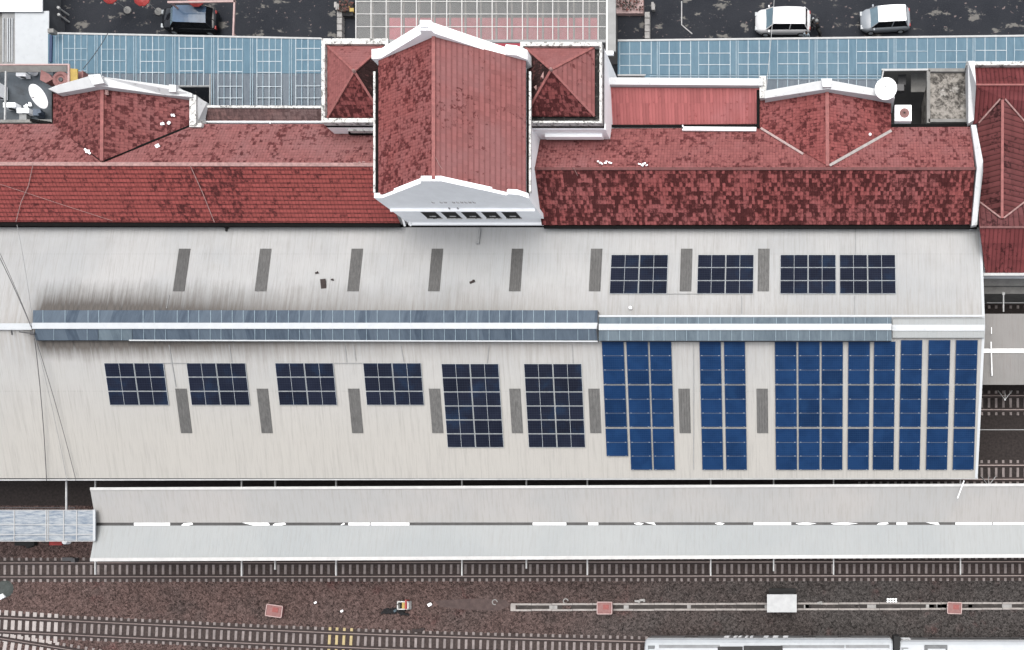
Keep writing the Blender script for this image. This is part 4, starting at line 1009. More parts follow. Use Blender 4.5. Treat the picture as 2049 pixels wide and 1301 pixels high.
# ------------------------------------------------------------------ blue polycarbonate canopies
def bars(parent, segs, wd, mat, name='batten', ht=.05):
    for a, c in segs:
        m = MB(); m.bar(a, c, wd, ht); m.build(name, mat, parent)
bcl = thing('blue_canopy', P(370, 120, 0), 'left blue polycarbonate canopy gridded with white battens along the road', 'canopy')
Z = 4.2
def yt(x): return 66 + (x - 100) * (77 - 66) / 545
m = MB(); m.sheet([P(96, yt(96), Z), P(643, yt(643), Z), P(643, 147, Z), P(96, 147, Z)], .03); m.build('sheet', M['blue_sheet'], bcl)
m = MB(); m.sheet([P(96, 147.5, Z - .02), P(420, 147.5, Z - .02), P(420, 172, Z - .06), P(96, 172, Z - .06)], .03); m.sheet([P(420.5, 147.5, Z - .02), P(643, 147.5, Z - .02), P(643, 212, Z - .1), P(420.5, 212, Z - .1)], .03); m.build('sheet', M['blue_sheet_shaded'], bcl)
up, pale, beam = [], [], []
x = 112.0
def V(x, y0, y1, z=Z + .03): return (P(x, y0, z), P(x, y1, z))
def Hh(y, x0, x1, z=Z + .032): return (P(x0, y, z), P(x1, y, z))
k = 0
while x < 640:
    yb = 171 if x < 415 else 211
    pale.append(V(x, yt(x), yb)); pale.append(V(x + 4.5, yt(x), yb))
    for dx in (25, 50): pale.append(V(x + dx, yt(x + dx), yb, Z + .028)) if x + dx < 640 and not (x < 415 < x + dx) else None
    for dx in (13, 37.5, 62):
        if x + dx > 640: continue
        (up if (dx != 62 or k % 2) else pale).append(V(x + dx, yt(x + dx), yb if x + dx < 415 or x > 415 else 171))
    x1 = min(x + 62, 642); dd = k % 3 * 1.5
    for y in (97 + dd, 120 + dd, 142 + dd): (up if k > 1 else pale).append(Hh(y, x + 13, x1))
    if x > 350:
        for y in (172 + dd * .5, 196): up.append(Hh(y, x + 13, x1))
    x += 77.8; k += 1
for y in (108, 104, 150): pale.append(Hh(y, 100, 642, Z - .05))
for y in (183, 186): pale.append(Hh(y, 420, 642, Z - .1))
bars(bcl, up, .055, M['batten']); bars(bcl, pale, .05, M['batten_pale'])
bars(bcl, [(P(96, yt(96), Z + .06), P(643, yt(643), Z + .06))], .13, M['steel_pale'], 'edge_beam', .16)
bars(bcl, [(P(420, 212.5, Z - .02), P(643, 213, Z - .02)), (P(420, 148, Z + .05), P(420, 212, Z + .0)), (P(96, 172, Z), P(420, 172, Z))], .10, M['grey_metal'], 'edge_beam', .16)
for px in (150, 306, 462, 618):
    q = P(px, 118, 4); m = MB(); m.box((q.x, q.y, 2), (.16, .16, 4)); m.build('column', M['steel_dark'], bcl)
m = MB(); m.sheet([P(99, 70, Z + .1), P(104, 70, Z + .1), P(103, 124, Z + .1), P(98, 124, Z + .1)], .2); m.build('end_panel', plain('navy_panel', (.03, .06, .15), .5, .2), bcl)

bcr = thing('blue_canopy', P(1640, 110, 0), 'right blue polycarbonate canopy gridded with white battens along the road', 'canopy')
def yr2(x): return 81 - (x - 1235) * 9.5 / 809
m = MB(); m.sheet([P(1236, yr2(1236), Z), P(2300, yr2(2300), Z), P(2300, 138, Z), P(1764, 138, Z), P(1764, 149, Z), P(1236, 149, Z)], .03)
m.build('sheet', M['blue_sheet'], bcr)
m = MB(); m.sheet([P(1290, 149.5, Z - .02), P(1764, 149.5, Z - .02), P(1764, 158, Z - .02), P(1290, 158, Z - .02)], .03); m.build('sheet', M['blue_sheet'], bcr)
m = MB(); m.sheet([P(1532, 158.5, Z - .03), P(1764, 158.5, Z - .03), P(1764, 190, Z - .08), P(1532, 190, Z - .08)], .03); m.build('sheet', M['blue_sheet_shaded'], bcr)
up, pale = [], []
x = 1240.0; k = 0
while x < 2080:
    yb = 148 if x < 1290 else 157 if x < 1530 else 188 if x < 1762 else 137
    pale.append(V(x, yr2(x), yb)); 
    if k % 2: pale.append(V(x - 4, yr2(x), yb))
    for dx in (20, 42, 63):
        if x < 1764 < x + dx: yb = 137
        if x < 1530 < x + dx: yb = 157
        (up if (k * 3 + dx) % 4 else pale).append(V(x + dx, yr2(x + dx), yb))
    s = -(x - 1235) * .010
    for y in (108 + s, 131 + s): (up if k < 5 or k % 3 == 0 else pale).append(Hh(y, x + 1, x + 63))
    x += 79.0; k += 1
for y in (114, 117): pale.append((P(1240, y, Z - .05), P(2100, y - 10, Z - .05)))
pale.append((P(1300, 152, Z + .03), P(1762, 152, Z + .03))); up.append((P(1762, 126, Z + .03), P(2100, 122, Z + .03))); pale.append((P(1534, 158, Z + .03), P(1762, 158, Z + .03)))
bars(bcr, up, .05, M['batten']); bars(bcr, pale, .05, M['batten_pale'])
bars(bcr, [(P(1236, yr2(1236), Z + .06), P(2300, yr2(2300), Z + .06))], .14, M['steel_pale'], 'edge_beam', .16)
bars(bcr, [(P(1764, 139, Z + .06), P(2300, 138, Z + .06)), (P(1236, 150, Z), P(1292, 150, Z))], .10, M['steel_pale'], 'edge_beam', .16)
for px in (1300, 1450, 1610, 1760, 1920):
    q = P(px, 118, 4); m = MB(); m.box((q.x, q.y, 2), (.16, .16, 4)); m.build('column', M['steel_dark'], bcr)

# glazed entrance canopy
ec = thing('entrance_canopy', P(970, 40, 0), 'glazed entrance canopy with white grid over a red floor', 'canopy')
ZP = 5.6
m = MB(); m.sheet([P(712, -260, ZP), P(1214, -260, ZP), P(1214, 82, ZP), P(712, 82, ZP)], .03); m.build('glass', M['porch_glass'], ec)
segs = [(P(712 + 30.3 * k, -260, ZP + .05), P(712 + 30.3 * k, 80, ZP + .05)) for k in range(17)]
bars(ec, segs, .07, M['flash'], 'glazing_bar', .07)
segs = [(P(712, y, ZP + .045), P(1214, y, ZP + .045)) for y in (-72, -47, -22, 3, 28, 53.5)]
bars(ec, segs, .05, M['flash'], 'glazing_bar', .06)
m = MB(); m.sheet([P(1212, -260, ZP + .1), P(1232, -260, ZP + .1), P(1232, 103, ZP + .1), P(1212, 103, ZP + .1)], .15); m.build('gutter', plain('pale_grey_gutter', (.40, .405, .40), .6, .15, 1.5), ec)
m = MB(); m.box(P(1217, 107, ZP + .2), (.8, .25, .25)); m.bar(P(1214.5, -260, ZP + .14), P(1214.5, 104, ZP + .14), .06, .05); m.build('gutter_box', M['white'], ec)
m = MB(); m.bar(P(705, 82, ZP + .02), P(1214, 82, ZP + .02), .2, .15); m.build('edge_beam', M['grey_metal'], ec)
m = MB(); q0, q1 = P(772, 36, .12), P(1195, 160, .12); m.prism([(q0.x, q0.y), (q1.x, q0.y), (q1.x, q1.y), (q0.x, q1.y)], .08, .14); tag(m.build('entrance_floor', M['carpet']), kind='structure')
m = MB()
for k in range(15): m.bar(P(745 + 31 * k, -240, 5.0), P(745 + 31 * k, 82, 5.0), .12, .12)
m.build('purlin', plain('pale_purlin', (.5, .48, .44), .7, .2), ec)

# ------------------------------------------------------------------ neighbouring red roof at the right edge
nb = thing('neighbour_building', P(2030, 330, 0), 'neighbouring building with ribbed dark red roof at the right edge', 'building')
m = MB(); m.prism([q[:2] for q in (P(1958, 134, 6.2), P(2400, 134, 6.2), P(2400, 540, 6.0), P(1970, 540, 6.0))], 0, 5.7); m.build('wall', M['white'], nb)
ZH = 7.5
roof_poly('roof', [(1946, 129, 6.5), (2400, 129, 6.5), (2400, 170, ZH), (1950, 170, ZH)], M['tile_nb'], nb)
roof_poly('roof', [(1950, 170, ZH), (2400, 170, ZH), (2400, 245, 6.3), (2051, 245, 6.2), (2006, 197, 7.28), (1960, 245, 6.2), (1944, 250, 6.1)], M['tile_nb'], nb)
roof_poly('roof', [(2006, 195, 7.35), (1956, 247, 6.15), (1956, 402, 6.15), (2005, 439, 7.35)], M['tile_nb2'], nb)
roof_poly('roof', [(2006, 195, 7.35), (2055, 247, 6.15), (2055, 402, 6.15), (2005, 439, 7.35)], M['tile_nb2'], nb)
roof_poly('roof', [(1960, 455, 7.5), (2400, 455, 7.5), (2400, 403, 6.2), (2052, 403, 6.2), (2005, 438, 7.25), (1957, 403, 6.2)], M['tile_nb2'], nb)
roof_poly('roof', [(1960, 455, 7.5), (2400, 455, 7.5), (2400, 546, 6.2), (1972, 546, 6.2)], M['tile_nb'], nb)
cap([(1950, 170, ZH), (2400, 170, ZH)], .12, .08, M['ridge_red'], nb)
cap([(1960, 455, ZH), (2400, 455, ZH)], .14, .08, plain('dull_ridge', (.22, .09, .085), .7, .3, 4), nb)
cap([(2006, 200, 7.35), (2005, 437, 7.35)], .2, .08, M['ridge_red'], nb)
for a, c in (((2001, 199, 7.3), (1958, 247, 6.2)), ((2011, 199, 7.3), (2053, 247, 6.2)), ((1958, 403, 6.22), (2003, 437, 7.3)), ((2052, 403, 6.22), (2008, 437, 7.3))):
    cap([a, c], .11, .07, M['ridge_pale'], nb, 'valley', .08)
m = MB(); m.bar(P(1968, 549, 6.2), P(2400, 549, 6.2), .2, .2); m.build('gutter', M['steel_pale'], nb)
m = MB(); m.bar(P(1934, 127, 7.0), P(2400, 126, 7.0), .26, .8); m.build('parapet', M['white_dirty'], nb)
m = MB(); m.sheet([P(1937, 122, 7.3), P(1950, 122, 7.3), P(1953, 168, 8.2), P(1953, 176, 8.2), P(1949, 240, 7.0), P(1938, 247, 7.0)], 2.4); m.build('parapet', M['coping'], nb)

# ------------------------------------------------------------------ cables on the north side, scraps on the red roofs
cable('overhead_cable', sag(P(1552, -40, 8.0), P(1533, 180, 7.3), .4), .022, M['steel_pale'], 'pale cable crossing the white car and the right blue canopy')
cable('overhead_cable', sag(P(216, 66, 4.8), P(166, 138, 6.6), .1), .022, M['steel_dark'], 'dark cable slanting over the left blue canopy')
cable('roof_wire', [P(66, 330, ZWR + .15), P(57, 372, 7.9), P(42, 405, 7.4), P(32, 444, 6.75)], .028, M['ridge_pale'], 'pale wire bending down the red roof at far left', 'wire')
cable('roof_wire', [P(380, 330, ZWR + .1), P(405, 385, 7.7), P(429, 445, 6.75)], .030, M['ridge_pale'], 'pale wire slanting down the red roof right of the cross gable', 'wire')
cable('roof_wire', [P(-20, 362, 8.1), P(110, 405, 7.4), P(225, 442, 6.8)], .016, M['ridge_pale'], 'faint wire slanting across the left red roof to its eave', 'wire')
cable('roof_wire', [P(869, 310, ZNR + .05), P(879, 330, 14.05), P(893, 350, 13.7)], .022, M['ridge_pale'], 'short pale wire hanging off the ridge of the central roof', 'wire')
cable('roof_wire', [P(1148, 336, ZWR + .1), P(1156, 352, 8.25), P(1150, 370, 7.9)], .022, M['ridge_pale'], 'short pale wire curling on the blackened right red roof', 'wire')
for x, y, z, sx, sy, a, lab in ((175, 303, 8.15, .75, .28, -.7, 'elongated white scrap in the left valley of the cross gable'), (315, 292, 7.75, .42, .40, .5, 'white scrap lying just below the right valley line'), (325, 248, 7.4, .38, .30, 0.2, 'left one of two white scraps side by side on the cross gable'), (338, 246, 7.25, .32, .34, .9, 'right one of two white scraps side by side on the cross gable'), (346, 231, 7.15, .42, .2, -.4, 'thin white scrap above the pair on the cross gable'), (214, 185, 8.6, .32, .6, .0, 'pale pink patch sheet beside the left cross gable ridge'), (900, 45, 0, 0, 0, 0, None)):
    if not lab: continue
    m = MB(); c = P(x, y, z); sx, sy = sx * .72, sy * .72; m.box(c, (sx, sy * .8, .06), a, 0, .15, .1); m.box(c + Vector((.05, .04, .03)), (sx * .5, sy * .6, .06), a + .7, 0, -.2); m.box(c + Vector((-.08, -.05, .02)), (sx * .3, sy * .5, .06), a - .5)
    tag(m.build('roof_scrap', M['ridge_pale'] if 'pink' in lab else M['white'], bevel=.02), lab, 'scrap')
for x, y, z, n, lab in ((1210, 325, 8.35, 6, 'broken white mortar along the right red roof near the central hall'), (1290, 329, 8.40, 4, 'small broken white mortar patch on the right red roof'), (722, 326, 8.45, 5, 'broken white mortar near the right end of the left ridge')):
    m = MB()
    for k in range(n):
        m.box(P(x + (k - n / 2) * 5 + rnd.uniform(-2, 2), y + rnd.uniform(-2.5, 2.5), z + .1), (rnd.uniform(.1, .3), rnd.uniform(.05, .12), .06), rnd.uniform(-.6, .6))
    tag(m.build('mortar_patch', M['ridge_pale'] if n == 5 else M['white']), lab, 'mortar')
m = MB(); m.lathe(P(1741, 270, 7.3), [(.1, 0), (.1, .12), (.02, .15)], 8); tag(m.build('roof_scrap', M['white']), 'tiny white scrap above the right valley flashing', 'scrap')
for x, y, z, a, lab in ((1089, 148, 10.9, 1.1, 'long pale mortar scrap on the black face of the right tower roof'), (1077, 172, 10.4, .7, 'broken pale ridge tile on the black face of the right tower roof')):
    m = MB(); m.box(P(x, y, z), (.62, .22, .12), a); m.box(P(x - 1, y + 6, z), (.3, .16, .1), a + .4); tag(m.build('roof_scrap', M['ridge_pale'], bevel=.02), lab, 'scrap')

# ------------------------------------------------------------------ street: cars, kerbs, people
def paint(name, col, rough=.25):
    m = plain(name, col, rough, .04, .8, spec=.5); return m
def car(px, py, L, W, Hc, paint_m, roof_m, lab, hood=.24, tail=.05, rz=0.0, group=None):
    """car facing west (hood to -x); body lofted from cross-sections"""
    t = thing('parked_car', P(px, py), lab, 'car', group, rz)
    O = WL[t]
    def A(x, y, z): return O + Vector((x, y, z))
    hl, hw = L / 2, W / 2
    belt = Hc * .60
    st_ = [(-hl, .62, .42, .60 * belt), (-hl + .10, .80, .28, .74 * belt), (-hl + .35, .93, .20, .88 * belt), (-hl + L * hood * .6, .985, .18, .95 * belt), (-hl + L * hood, 1.0, .18, belt), (0, 1.0, .18, belt * 1.02), (hl - .45, .99, .18, belt * 1.03), (hl - .14, .94, .24, belt * .98), (hl, .80, .38, belt * .80)]
    m = MB(); rings = []
    for x, wf, z0, z1 in st_:
        y = hw * wf
        rings.append([A(x, -y * .86, z0), A(x, -y, z0 + .14), A(x, -y, (z0 + z1) / 2 + .05), A(x, -y * .955, z1 - .06), A(x, -y * .84, z1), A(x, 0, z1 + .03), A(x, y * .84, z1), A(x, y * .955, z1 - .06), A(x, y, (z0 + z1) / 2 + .05), A(x, y, z0 + .14), A(x, y * .86, z0)])
    for r0, r1 in zip(rings, rings[1:]):
        n = len(r0)
        for k in range(n - 1): m.poly([r0[k], r1[k], r1[k + 1], r0[k + 1]])
        m.poly([r0[n - 1], r1[n - 1], r1[0], r0[0]])
    m.poly(rings[0]); m.poly(rings[-1][::-1])
    body = m.build('body', paint_m, t, smooth=True)
    xa, xb = -hl + L * hood, hl - .24          # cabin foot
    ra, rb = xa + .62, xb - .22                        # roof edges
    yb, yr_ = hw * .90, hw * .74
    zb, zr = belt + .0, Hc
    # glasshouse
    def quad(name, p, mat):
        m = MB(); m.sheet(p, .03) if False else m.poly(p); 
        q = [Vector(v) - Vector((0, 0, .02)) for v in p]; m.poly(q[::-1])
        for i in range(4): j = (i + 1) % 4; m.poly([q[i], q[j], Vector(p[j]), Vector(p[i])])
        return m.build(name, mat, t)
    cf = [A(xa, -yb, zb), A(xa, yb, zb), A(xb, yb, zb), A(xb, -yb, zb)]
    cr = [A(ra, -yr_, zr - .05), A(ra, yr_, zr - .05), A(rb, yr_, zr - .05), A(rb, -yr_, zr - .05)]
    gm = M['glass_dark']
    quad('windshield', [cf[0], cf[1], cr[1], cr[0]], WS)
    quad('rear_window', [cf[2], cf[3], cr[3], cr[2]], gm)
    for k in (0, 1):
        a = [cf[3], cf[0], cr[0], cr[3]] if k == 0 else [cf[1], cf[2], cr[2], cr[1]]
        quad('side_window', a, gm)
    m = MB(); n = 5; rows = []
    for i in range(9):
        f = i / 8; x = ra - .03 + (rb - ra + .10) * f
        arch = .06 * (1 - (2 * f - 1) ** 2)
        fy = 1.0 - .05 * abs(2 * f - 1) ** 3
        rows.append([A(x, yr_ * fy * s, zr - .045 + arch + .05 * (1 - s * s)) for s in (-1.03, -.9, -.5, 0, .5, .9, 1.03)])
    for a, c in zip(rows, rows[1:]):
        for k in range(6): m.poly([a[k], c[k], c[k + 1], a[k + 1]])
    edge = [rows[0][k] for k in range(7)] + [r[6] for r in rows[1:]] + [rows[-1][k] for k in range(5, -1, -1)] + [r[0] for r in rows[-2:0:-1]]
    for i in range(len(edge)):
        a, c = edge[i], edge[(i + 1) % len(edge)]; m.poly([a, c, c - Vector((0, 0, .05)), a - Vector((0, 0, .05))])
    m.poly([v - Vector((0, 0, .05)) for v in edge])
    m.build('roof', roof_m, t, smooth=False)
    m = MB()
    for s in (-1, 1):
        for p, q in ((A(xa, s * yb, zb), A(ra, s * yr_, zr - .05)), (A(xb, s * yb, zb), A(rb, s * yr_, zr - .05)), (A((xa + xb) / 2 + .2, s * yb * 1.005, zb), A((ra + rb) / 2 + .15, s * yr_ * 1.01, zr - .05))):
            m.tube([p, q], .04, 6)
    m.build('pillar', paint_m, t)
    for s in (-1, 1):
        m = MB(); m.box(A(xa + .25, s * (hw + .09), belt + .08), (.14, .2, .13)); m.build('mirror', paint_m, t, bevel=.03)
        m = MB(); m.box(A(-hl + .10, s * hw * .62, belt * .70), (.22, .34, .12), 0); m.build('headlight', HL, t, bevel=.03)
        m = MB(); m.box(A(hl - .06, s * hw * .70, belt * .80), (.12, .26, .2)); m.build('taillight', M['red_paint'], t, bevel=.03)
        for x in (-hl + .82, hl - .78):
            m = MB(); c = A(x, s * (hw - .09), .31); Rm = Matrix.Rotation(R(90), 3, 'X')
            m.lathe(c, [(.2, -.1), (.30, -.1), (.315, -.06), (.315, .06), (.30, .1), (.2, .1)], 20, M=Rm); tw = m.build('wheel', M['rubber'], t)
            m = MB(); m.lathe(c, [(.19, -.105), (.19, .105)], 14, M=Rm); m.build('rim', M['alu'], tw)
    return t
WS = plain('sky_tinted_windshield', (.22, .33, .40), .1, .15, 1.0, spec=.6)  # sky reflection painted as a pale blue base colour
HL = plain('headlight_lens', (.6, .64, .66), .15, .1)
wp = paint('white_car_paint', (.50, .505, .51)); sp = paint('silver_car_paint', (.42, .46, .50)); bp = paint('black_car_paint', (.014, .016, .02), .12)
br = plain('sky_tinted_black_roof', (.10, .16, .25), .12, .5, .35, spec=.7)  # blue-grey sky reflection put into the roof's base colour
car(1567, 52, 4.45, 1.80, 1.62, wp, wp, 'white car on the road left of the silver car', hood=.20, group='cars parked along the road')
car(1770, 48, 4.0, 1.72, 1.58, sp, paint('white_roof_reflection', (.80, .81, .82)), 'silver car with roof whitened for its sky reflection at the top right', hood=.20, rz=R(3), group='cars parked along the road')  # this roof's sky reflection is painted as a white base colour
car(390, 49, 4.5, 1.76, 1.62, bp, br, 'black glossy car on the road at the top left', hood=.20, rz=R(-2), group='cars parked along the road')

def person(name, loc, joints, lab, shirt, helmet=None, rz=0.0, pose='walk'):
    t = thing(name, loc, lab, 'person', None, rz)
    vs = [p for p, r in joints['v']]; es = joints['e']
    me = bpy.data.meshes.new('body'); me.from_pydata(vs, es, [])
    o = bpy.data.objects.new('body', me); C.objects.link(o); o.parent = t; WL[o] = WL[t]
    md = o.modifiers.new('skin', 'SKIN'); md.use_smooth_shade = True
    if not me.skin_vertices: me.skin_vertices.new()
    for i, (p, r) in enumerate(joints['v']): me.skin_vertices[0].data[i].radius = (r, r); me.skin_vertices[0].data[i].use_root = (i == 0)
    o.modifiers.new('sub', 'SUBSURF').levels = 1
    m = N('person_cloth_and_skin'); g = m.sep(m.coord('Object'))
    c = m.mix(m.math('GREATER_THAN', g[2], joints['waist']), (.03, .032, .04), shirt)
    c = m.mix(m.math('GREATER_THAN', g[2], joints['neck']), c, (.30, .165, .105))
    me.materials.append(m.out(c, .8))
    hd = joints['head']
    h = MB(); h.lathe(WL[t] + hd, [(.02, -.13), (.055, -.115), (.075, -.05), (.082, .02), (.075, .07), (.045, .11), (.01, .125)], 16); ho = h.build('head', M['skin'], t, smooth=True)
    f = MB(); fx = Vector((-1, 0, 0))
    for s in (-1, 1): f.box(WL[t] + hd + fx * .078 + Vector((0, s * .03, .0)), (.01, .02, .012)); f.box(WL[t] + hd + Vector((0, s * .082, -.01)), (.03, .015, .05))
    f.box(WL[t] + hd + fx * .086 + Vector((0, 0, -.03)), (.02, .022, .04)); f.box(WL[t] + hd + fx * .072 + Vector((0, 0, -.075)), (.01, .045, .01)); f.build('face', M['skin'], ho)
    q = MB()
    if helmet: q.lathe(WL[t] + hd + Vector((.012, 0, .02)), [(.13, -.10), (.145, .0), (.13, .08), (.08, .13), (.01, .15)], 16); q.build('helmet', M['helmet'], t, smooth=True)
    else: q.lathe(WL[t] + hd + Vector((.014, 0, .035)), [(.088, -.05), (.092, .0), (.08, .06), (.045, .098), (.01, .11)], 16); q.build('hair', M['hair'], t, smooth=True)
    return t
def hand(V_, E_, wrist, dirv, side):
    """five short finger chains rooted in the palm"""
    i0 = len(V_); d = Vector(dirv).normalized(); s = Vector(side).normalized(); w = Vector(V_[wrist][0])
    V_.append((tuple(w + d * .075), .026)); E_.append((wrist, i0))
    for k, (o, l) in enumerate(((-.033, .06), (-.011, .075), (.011, .07), (.033, .055))):
        a = len(V_); V_.append((tuple(w + d * .10 + s * o), .009)); V_.append((tuple(w + d * (.10 + l) + s * o * 1.1 + Vector((0, 0, -.015))), .007)); E_ += [(i0, a), (a, a + 1)]
    a = len(V_); V_.append((tuple(w + d * .05 - s * .045), .010)); V_.append((tuple(w + d * .09 - s * .06), .008)); E_ += [(i0, a), (a, a + 1)]
Vv = [((0, 0, .92), .13), ((0, 0, 1.15), .14), ((0, 0, 1.38), .12), ((0, 0, 1.50), .05), ((-.02, 0, 1.56), .05)]
Ev = [(0, 1), (1, 2), (2, 3), (3, 4)]
for s in (-1, 1):
    b0 = len(Vv); st2 = -.16 * s
    Vv += [((0, s * .19, 1.38), .065), ((.02 * s, s * .25, 1.12), .045), ((-.10 * s, s * .25, .90), .032)]; Ev += [(2, b0), (b0, b0 + 1), (b0 + 1, b0 + 2)]
    hand(Vv, Ev, b0 + 2, (-.2 * s, 0, -1), (1, 0, 0))
    b1 = len(Vv)
    Vv += [((0, s * .10, .86), .10), ((st2 * .6, s * .10, .48), .065), ((st2 * 1.2, s * .10, .08), .04), ((st2 * 1.2 - .14, s * .11, .04), .04)]; Ev += [(0, b1), (b1, b1 + 1), (b1 + 1, b1 + 2), (b1 + 2, b1 + 3)]
person('person', P(1614, 86), {'v': Vv, 'e': Ev, 'waist': .95, 'neck': 1.47, 'head': Vector((-.03, 0, 1.66))}, 'pedestrian in pale blue shirt walking behind the white car at the canopy edge', (.50, .60, .66), rz=R(80))
# motorcycle with rider
mt = thing('motorcycle', P(1634, 62), 'black motorcycle stopped behind the white car with its rider', 'motorcycle', rz=R(-62))
O = WL[mt]
def mo(x, y, z): return O + Vector((x, y, z))
for x in (-.62, .62):
    m = MB(); Rm = Matrix.Rotation(R(90), 3, 'X'); m.lathe(mo(x, 0, .29), [(.2, -.045), (.27, -.045), (.29, 0), (.27, .045), (.2, .045)], 20, M=Rm); wh = m.build('wheel', M['rubber'], mt)
    m = MB(); m.lathe(mo(x, 0, .29), [(.19, -.03), (.19, .03)], 12, M=Rm); m.build('rim', M['alu'], wh)
m = MB(); m.tube([mo(-.55, 0, .8), mo(-.3, 0, .62), mo(.05, 0, .55), mo(.4, 0, .62), mo(.75, 0, .72)], [.08, .12, .14, .15, .07], 10); m.build('body', M['jacket'], mt, smooth=True)
m = MB(); m.tube([mo(-.1, 0, .74), mo(.3, 0, .76), mo(.7, 0, .82)], [.11, .14, .10], 10); m.build('seat', M['rubber'], mt, smooth=True)
m = MB(); m.tube([mo(-.35, -.36, 1.02), mo(-.45, -.15, 1.0), mo(-.47, 0, .98), mo(-.45, .15, 1.0), mo(-.35, .36, 1.02)], .02, 6); m.build('handlebar', M['steel_dark'], mt)
for s in (-1, 1):
    m = MB(); m.tube([mo(-.46, s * .07, .98), mo(-.62, s * .07, .29)], .022, 6); m.build('fork', M['steel_dark'], mt)
    m = MB(); m.box(mo(-.36, s * .3, 1.16), (.03, .11, .07)); m.build('mirror', M['steel_dark'], mt)
m = MB(); m.lathe(mo(-.6, 0, .86), [(.09, -.05), (.1, .03), (.03, .08)], 12, M=Matrix.Rotation(R(-90), 3, 'Y')); m.build('headlight', HL, mt)
Vr = [((.25, 0, .86), .13), ((.22, 0, 1.08), .14), ((.12, 0, 1.30), .13), ((.08, 0, 1.42), .05), ((.05, 0, 1.47), .05)]
Er = [(0, 1), (1, 2), (2, 3), (3, 4)]
for s in (-1, 1):
    b0 = len(Vr)
    Vr += [((.12, s * .20, 1.30), .065), ((-.06, s * .30, 1.12), .046), ((-.28, s * .33, 1.05), .034)]; Er += [(2, b0), (b0, b0 + 1), (b0 + 1, b0 + 2)]
    hand(Vr, Er, b0 + 2, (-1, 0, -.1), (0, s, 0))
    b1 = len(Vr)
    Vr += [((.20, s * .13, .84), .10), ((-.18, s * .22, .74), .07), ((-.02, s * .24, .35), .045), ((-.14, s * .24, .30), .04)]; Er += [(0, b1), (b1, b1 + 1), (b1 + 1, b1 + 2), (b1 + 2, b1 + 3)]
person('person', P(1634, 62), {'v': Vr, 'e': Er, 'waist': .93, 'neck': 1.40, 'head': Vector((.03, 0, 1.58))}, 'motorcycle rider in black jacket and grey helmet behind the white car', (.018, .018, .022), helmet=True, rz=R(-62))

# red parasols at the top edge
for px, py, rad, lab in ((256, 21, .62, 'leftmost red parasol at the top edge'), (318, 24, .68, 'middle red parasol at the top edge left of the black car'), (424, 25, .70, 'rightmost red parasol at the top edge above the black car')):
    t = thing('red_parasol', P(px, py), lab, 'parasol', 'red parasols at the top edge')
    q = P(px, py); m = MB(); m.lathe((q.x, q.y, 2.0), [(rad, 0), (rad * .98, .05), (rad * .7, .2), (rad * .35, .32), (.03, .38)], 10); m.build('canopy', M['red_paint'], t)
    m = MB(); m.tube([(q.x, q.y, .05), (q.x, q.y, 2.3)], .025, 8); m.build('pole', M['steel_pale'], t)
    m = MB(); m.lathe((q.x, q.y, 0), [(.3, 0), (.3, .08), (.06, .12)], 16); m.build('base', M['concrete'], t)
# barrier frame
t = thing('barrier_frame', P(480, 20), 'pinkish white height barrier frame right of the black car', 'barrier')
m = MB(); m.bar(P(471, -60, 2.6), P(466, 72, 2.6), .12, .12); m.build('beam', M['pink_steel'], t)
m = MB(); m.bar(P(335, 4, 2.6), P(470, 2, 2.6), .16, .12); m.build('beam', M['pink_steel'], t)
for x, y in ((340, 4), (467, 68), (470, -50)):
    q = P(x, y, 2.6); m = MB(); m.box((q.x, q.y, 1.25), (.12, .12, 2.5)); m.build('post', M['pink_steel'], t)
# kerb walls either side of the porch
for x0, y0, y1, lab in ((682, 25, 80, 'segmented pale kerb wall left of the entrance canopy'), (1296, 27, 82, 'segmented pale kerb wall right of the entrance canopy')):
    m = MB(); k = y0
    while k < y1:
        m.box(P(x0, k + 6, .25), (.40, .50 + rnd.uniform(-.04, .02), .5)); k += 13.5
    tag(m.build('kerb_wall', M['lightcurb'], bevel=.03), lab, 'kerb wall', 'kerb walls')
for x0, lab in ((675, 'short white bollard above the left kerb wall'), (1307, 'short white bollard above the right kerb wall')):
    m = MB(); m.box(P(x0, 14, .35), (.22, .45, .7)); m.box(P(x0, 14, .74), (.28, .5, .08)); tag(m.build('bollard', M['lightcurb'], bevel=.03), lab, 'bollard')
for x0, y0, w_, lab in ((698, 22, 26, 'flower bed with yellow sign left of the entrance canopy'), (1262, 16, 54, 'bed of reddish shrubs right of the entrance canopy')):
    t = thing('flower_bed', P(x0, y0), lab, 'flower bed')
    hw = w_ / 2 / K; q = P(x0, y0)
    m = MB(); m.box((q.x, q.y, .2), (2 * hw, 1.2 if w_ < 40 else 1.3, .4)); m.build('planter', M['paving'] if w_ < 40 else M['pink_steel'], t)
    m = MB()
    for k in range(170):
        c = q + Vector((rnd.uniform(-hw, hw), rnd.uniform(-.5, .55), .35 + rnd.random() * .5)); a = rnd.random() * 6.28; s = rnd.uniform(.06, .14)
        d1 = Vector((math.cos(a), math.sin(a), rnd.uniform(-.4, .4))) * s; d2 = Vector((-math.sin(a), math.cos(a), rnd.uniform(-.4, .4))) * s * .6
        m.poly([c - d1, c + d2 * .8, c + d1, c - d2 * .8], k % 3)
    m.build('foliage', [plain('rust_leaves', (.22, .07, .055), .7, .4, 8), plain('dark_leaves', (.03, .035, .025), .7, .4, 8), plain('brown_leaves', (.10, .06, .045), .7, .4, 8)], t)
    if w_ < 40:
        m = MB(); m.box(P(704, 20, 1.2), (.34, .28, .06)); m.box(P(704, 20, .7), (.06, .06, .9)); m.build('plaque', M['yellow'], t)
